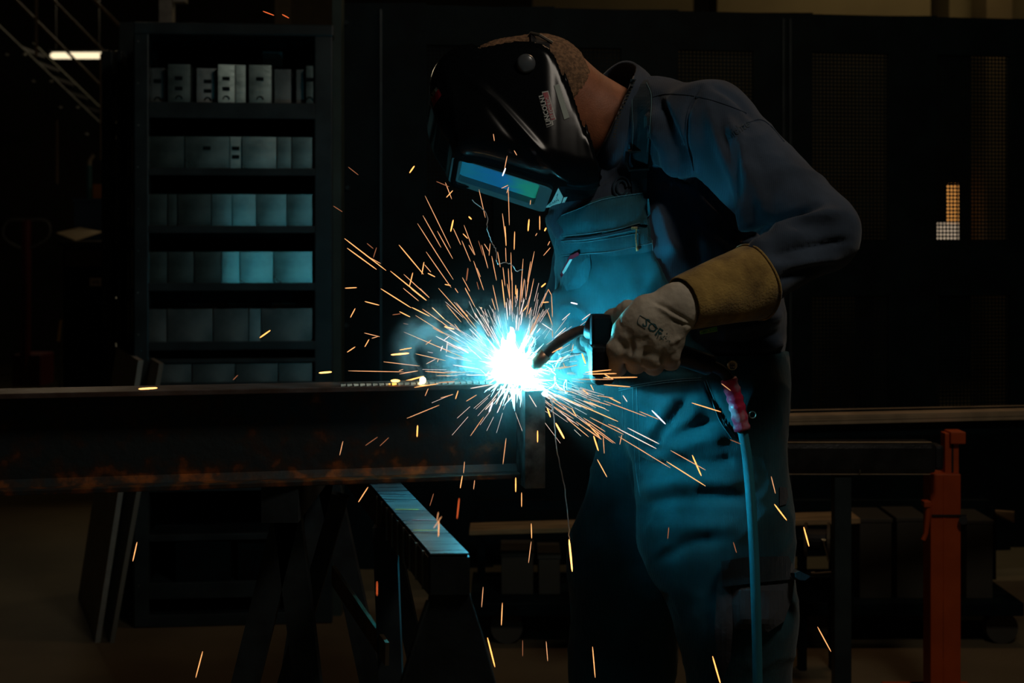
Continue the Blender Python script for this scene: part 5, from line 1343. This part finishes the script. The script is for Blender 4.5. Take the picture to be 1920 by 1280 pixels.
# ================================================================== SPARKS
S = """646,447,724,507,2;651,465,706,505,2;686,479,714,494,1;688,456,700,466,d;706,464,700,483,d;732,508,800,563,2;757,514,805,558,1;774,511,768,536,2;748,459,794,514,2;795,491,791,514,2;796,496,808,510,1;802,512,816,519,2;783,419,850,524,1;799,472,846,539,1;793,404,827,464,1;797,367,845,465,1;820,433,849,485,1;850,412,845,434,3;850,428,864,459,1;870,422,891,478,1;868,438,877,447,2;866,451,882,490,1;877,502,874,527,d;834,533,845,535,2;867,520,881,546,1
898,355,910,408,1;953,352,955,422,1;942,400,948,448,1;947,424,949,461,2;948,464,949,491,1;965,434,964,468,2;992,411,990,433,3;1012,405,1012,431,2;1024,427,1021,433,3;1007,437,1004,442,1;1031,452,1027,460,1;1032,464,1019,479,1;879,406,884,411,3;879,459,890,478,1;897,451,906,479,d;903,459,915,503,1;908,457,917,471,1;919,456,917,479,1;922,480,931,526,1;933,472,938,501,1;888,489,907,544,1;894,502,901,519,1;878,503,875,526,d;943,501,947,536,1;953,503,956,560,1;958,473,959,526,1;960,510,961,585,1;941,524,947,577,2;981,485,973,590,1;1002,471,988,540,1;992,520,986,559,1;995,490,989,529,1;983,522,978,562,1;1001,522,986,595,1;1023,531,1015,538,3
872,539,891,576,1;894,528,898,543,d;924,534,935,585,1;922,559,929,581,1;933,591,939,615,w;951,532,956,561,1;949,566,952,600,w;967,534,967,552,2;970,541,968,560,2;956,561,956,592,w;983,561,975,590,w;989,572,980,584,2;995,577,991,589,1;1028,542,1014,576,1;1028,542,1034,553,1;1034,552,1036,595,1;1016,567,1029,566,2;1070,567,1083,570,W;1026,581,1036,610,1;1016,606,1036,619,w;1036,619,1036,634,1;1012,587,994,626,1;1000,605,992,631,1;1069,587,1054,600,w;1061,614,1039,634,w;1004,631,990,655,w;1013,615,1006,624,w;890,586,917,631,w;903,590,935,645,w;920,611,937,645,w;860,574,894,616,1;880,616,904,640,w;875,648,904,674,w;873,638,920,672,w;874,590,876,593,3;900,577,904,577,2;969,590,967,620,w;974,595,972,620,w;980,585,976,610,w;1091,600,1107,588,w;1055,650,1035,661,2;1075,645,1072,659,1;1065,666,1042,677,1;1091,662,1098,682,3
714,541,771,577,2;772,576,806,593,2;684,565,711,572,2;666,578,657,595,2;749,584,769,594,2;736,590,751,588,d;683,624,712,631,1;697,634,708,631,1;692,636,684,650,2;666,650,651,660,2;772,652,749,656,2;767,662,733,665,4;719,678,787,686,1;653,695,757,697,1;784,695,756,699,1;756,606,766,608,d;779,591,867,646,1;811,614,831,625,1;792,579,840,612,1;827,602,840,614,1;833,612,852,617,3;810,576,834,599,2;834,599,852,612,1;787,540,805,558,1;770,540,799,563,2;756,540,785,564,1;822,540,880,605,1;837,571,865,604,1;855,567,876,592,1;853,540,859,549,1;872,540,880,555,1;757,622,880,675,1;817,630,879,662,w;860,650,879,662,W;809,637,798,646,1;842,630,833,637,w;839,639,837,661,w;830,648,826,658,w;779,663,836,676,1;817,673,799,682,1;822,673,820,679,1;849,684,880,688,w;797,696,835,699,1;845,697,873,698,1;852,607,865,623,1;842,617,862,630,w
749,701,784,695,1;748,695,756,692,1;754,716,795,705,3;777,726,822,719,2;797,696,847,699,1;817,704,859,704,1;874,703,911,703,w;822,717,853,715,1;803,728,797,742,1;826,746,850,739,1;859,732,854,748,2;874,752,894,740,1;763,784,824,759,1;783,797,782,819,3;882,728,925,720,w;907,781,882,817,1;910,768,930,746,w;917,772,924,754,W;932,774,942,752,w;935,734,922,751,w;940,737,930,758,w;953,750,954,740,w;949,821,943,870,1;900,692,911,702,w;917,696,910,706,W;849,684,900,692,w
1024,694,1064,686,1;1046,692,1083,684,1;1056,680,1059,688,1;1097,698,1146,693,2;1102,701,1156,700,2;1133,701,1150,711,2;1082,711,1150,711,1;1131,708,1195,707,2;1132,721,1182,725,2;1105,716,1113,732,2;1092,729,1103,739,2;1042,729,1077,736,1;1032,735,1159,790,2;1035,738,1090,763,w;1029,744,1075,768,1;1030,748,1058,768,1;1032,750,1081,781,1;1020,751,1076,785,1;1039,764,1080,794,1;1072,765,1081,781,2;1094,751,1135,766,2;1100,747,1145,760,1;1120,741,1150,746,1;1140,744,1164,756,2;1132,751,1212,781,1;1106,782,1169,814,1;1094,783,1135,809,1;1086,785,1150,831,1;1100,803,1128,823,1;1099,791,1125,820,2;1080,790,1128,824,1;1062,784,1104,819,1;1102,792,1154,831,1;1140,795,1163,804,1;1119,808,1124,819,1;1113,817,1122,845,3;1131,818,1133,850,1;1042,793,1058,822,4;1026,764,1032,782,3;992,740,1006,763,w;981,761,992,794,w;966,790,968,830,3;1008,807,1008,829,3;972,768,974,779,1;1017,827,1019,845,1
1199,771,1235,786,1;1222,769,1248,795,W;1297,755,1352,772,2;1177,802,1236,832,w;1158,803,1231,841,w;1160,818,1257,877,1;1187,834,1226,858,1;1250,865,1323,911,2;1257,844,1323,881,1;1298,853,1315,892,3;1120,861,1138,894,2;1166,815,1162,833,1;1369,824,1389,832,d;1353,719,1370,732,1;1168,741,1176,753,w
690,913,672,941,2;871,865,869,887,1;867,891,863,915,2;890,900,888,917,1;861,934,857,972,r;813,925,806,948,d;823,976,822,1006,2;828,968,813,990,1;822,960,819,976,1;967,895,967,922,3;978,923,978,950,2;996,981,997,1009,2;996,1015,991,1055,1;1067,1011,1073,1071,4;906,1100,903,1138,1;942,1130,940,1172,2;914,1195,928,1250,3;1111,1212,1116,1270,2;1024,1202,1027,1239,1;707,1090,707,1116,r;1254,988,1252,1010,d;1446,893,1454,925,1;1452,945,1475,975,3;1507,988,1517,1024,3;1375,1016,1381,1036,d;1533,1175,1558,1221,2;1336,1230,1351,1282,3;257,1016,249,1052,2;380,1221,367,1270,2;260,729,295,727,4;598,699,622,697,4;487,633,507,619,3;437,712,446,703,d;647,540,669,539,2;708,819,685,835,d;729,820,712,836,d;643,827,637,853,1;493,21,514,29,r;529,27,542,34,r;777,311,768,324,3;653,313,672,328,d;835,342,847,373,1;818,340,842,350,d;849,357,837,370,2;925,251,927,264,1;964,282,969,291,1;951,292,946,317,1;948,315,942,330,W;953,347,940,353,1;954,350,950,362,1;625,386,642,397,d;980,1200,980,1230,d;995,375,994,384,1"""
LST = []
for part in S.replace('\n', ';').split(';'):
    x0, y0, x1, y1, k = part.split(','); LST.append((float(x0), float(y0), float(x1), float(y1), k))
def tub(n=6):
    mb = MB(); mb.tube([(0, 0, 0), (0, 0, .12), (0, 0, .5), (0, 0, .9), (0, 0, 1)], [.35, .85, 1, .8, .3], n)
    me = bpy.data.meshes.new('spark'); bmesh.ops.recalc_face_normals(mb.bm, faces=mb.bm.faces); mb.bm.to_mesh(me); mb.bm.free(); return me
KN = {'1': ((1, .45, .20), .95, .00075), '2': ((1, .42, .14), 1.5, .0010), '3': ((1, .38, .09), 2.4, .0014), '4': ((1, .40, .10), 4.0, .0018), 'w': ((1, .72, .62), 1.25, .0009),
      'W': ((.9, .85, .95), 1.8, .0014), 'd': ((1, .35, .16), .30, .0008), 'r': ((1, .16, .04), .8, .0011)}
SM = {}
for k, (c, s, r) in KN.items():
    me = tub(); me.materials.append(glow('spark_'+{'1': 'amber', '2': 'orange', '3': 'deep_orange', '4': 'hot_orange', 'w': 'pale', 'W': 'white', 'd': 'dim', 'r': 'red'}[k], c, s)); SM[k] = (me, r)
DN = {'1': 'thin amber', '2': 'orange', '3': 'bright orange', '4': 'thick glowing orange', 'w': 'pale', 'W': 'thick white', 'd': 'dim', 'r': 'reddish'}
AP = (966, 694)
for i, (x0, y0, x1, y1, k) in enumerate(LST):
    mx, my = (x0+x1)/2, (y0+y1)/2; dx, dy = mx-AP[0], my-AP[1]; dist = math.hypot(dx, dy)
    rg = random.Random(i)
    if 1110 < mx < 1320 and 560 < my < 712: Y = 2.12
    elif mx > 1130 and my > 700: Y = rg.uniform(2.20, 2.30)
    elif mx > 1000 and my < 700: Y = rg.uniform(2.25, 2.33)
    elif 850 < mx < 1010 and my < 400: Y = 2.42
    elif 680 < mx < 900 and my > 940: Y = 1.75
    elif mx < 700 and (my > 700): Y = 2.15
    elif 760 < mx < 960 and my > 715: Y = rg.uniform(2.18, 2.27)
    else: Y = rg.uniform(2.27, 2.5)
    me, r = SM[k]
    a_, b_ = W(x0, y0, Y), W(x1, y1, Y+rg.uniform(-.02, .02))
    o = bpy.data.objects.new('spark', me); C.objects.link(o); v = b_-a_
    o.matrix_world = Matrix.Translation(a_) @ v.to_track_quat('Z', 'X').to_matrix().to_4x4() @ Matrix.Diagonal((r*.9*Y/2.4, r*.9*Y/2.4, v.length, 1))
    ln = math.hypot(x1-x0, y1-y0); an = math.degrees(math.atan2(-dy, dx)) % 360
    size = 'short' if ln < 20 else ('long' if ln > 50 else 'medium')
    hrs = ['twelve', 'one', 'two', 'three', 'four', 'five', 'six', 'seven', 'eight', 'nine', 'ten', 'eleven']
    hf = int(round(((90-an) % 360)/15)) % 24
    clock = (hrs[hf//2]+" o'clock") if hf % 2 == 0 else 'half past '+hrs[hf//2]
    setp(o, f'{size} {DN[k]} spark streak at {clock} from the arc, {dist*.09:.0f} cm out', 'spark', 'sparks flying from the weld')
# the finest spatter, too dense to count
rg = random.Random(99); mb = MB()
for k in range(230):
    an = math.radians(rg.choice([rg.gauss(105, 38), rg.gauss(150, 22), rg.gauss(-28, 9), rg.uniform(0, 360)])); r0 = rg.uniform(.035, .12); l = rg.uniform(.008, .045)
    dr = Vector((math.cos(an), rg.uniform(-.3, .15), math.sin(an))); c = ARC+Vector((rg.gauss(0, .012), 0, rg.gauss(0, .008)))
    mb.tube([c+dr*r0, c+dr*(r0+l)], [.0004, .0003], 4, False)
o = mb.build('fine_spatter', glow('fine_spatter', (1, .68, .55), .9), None, loc=ARC); setp(o, 'dense fine spatter streaks fanning out around the arc', 'sparks', kind='stuff')
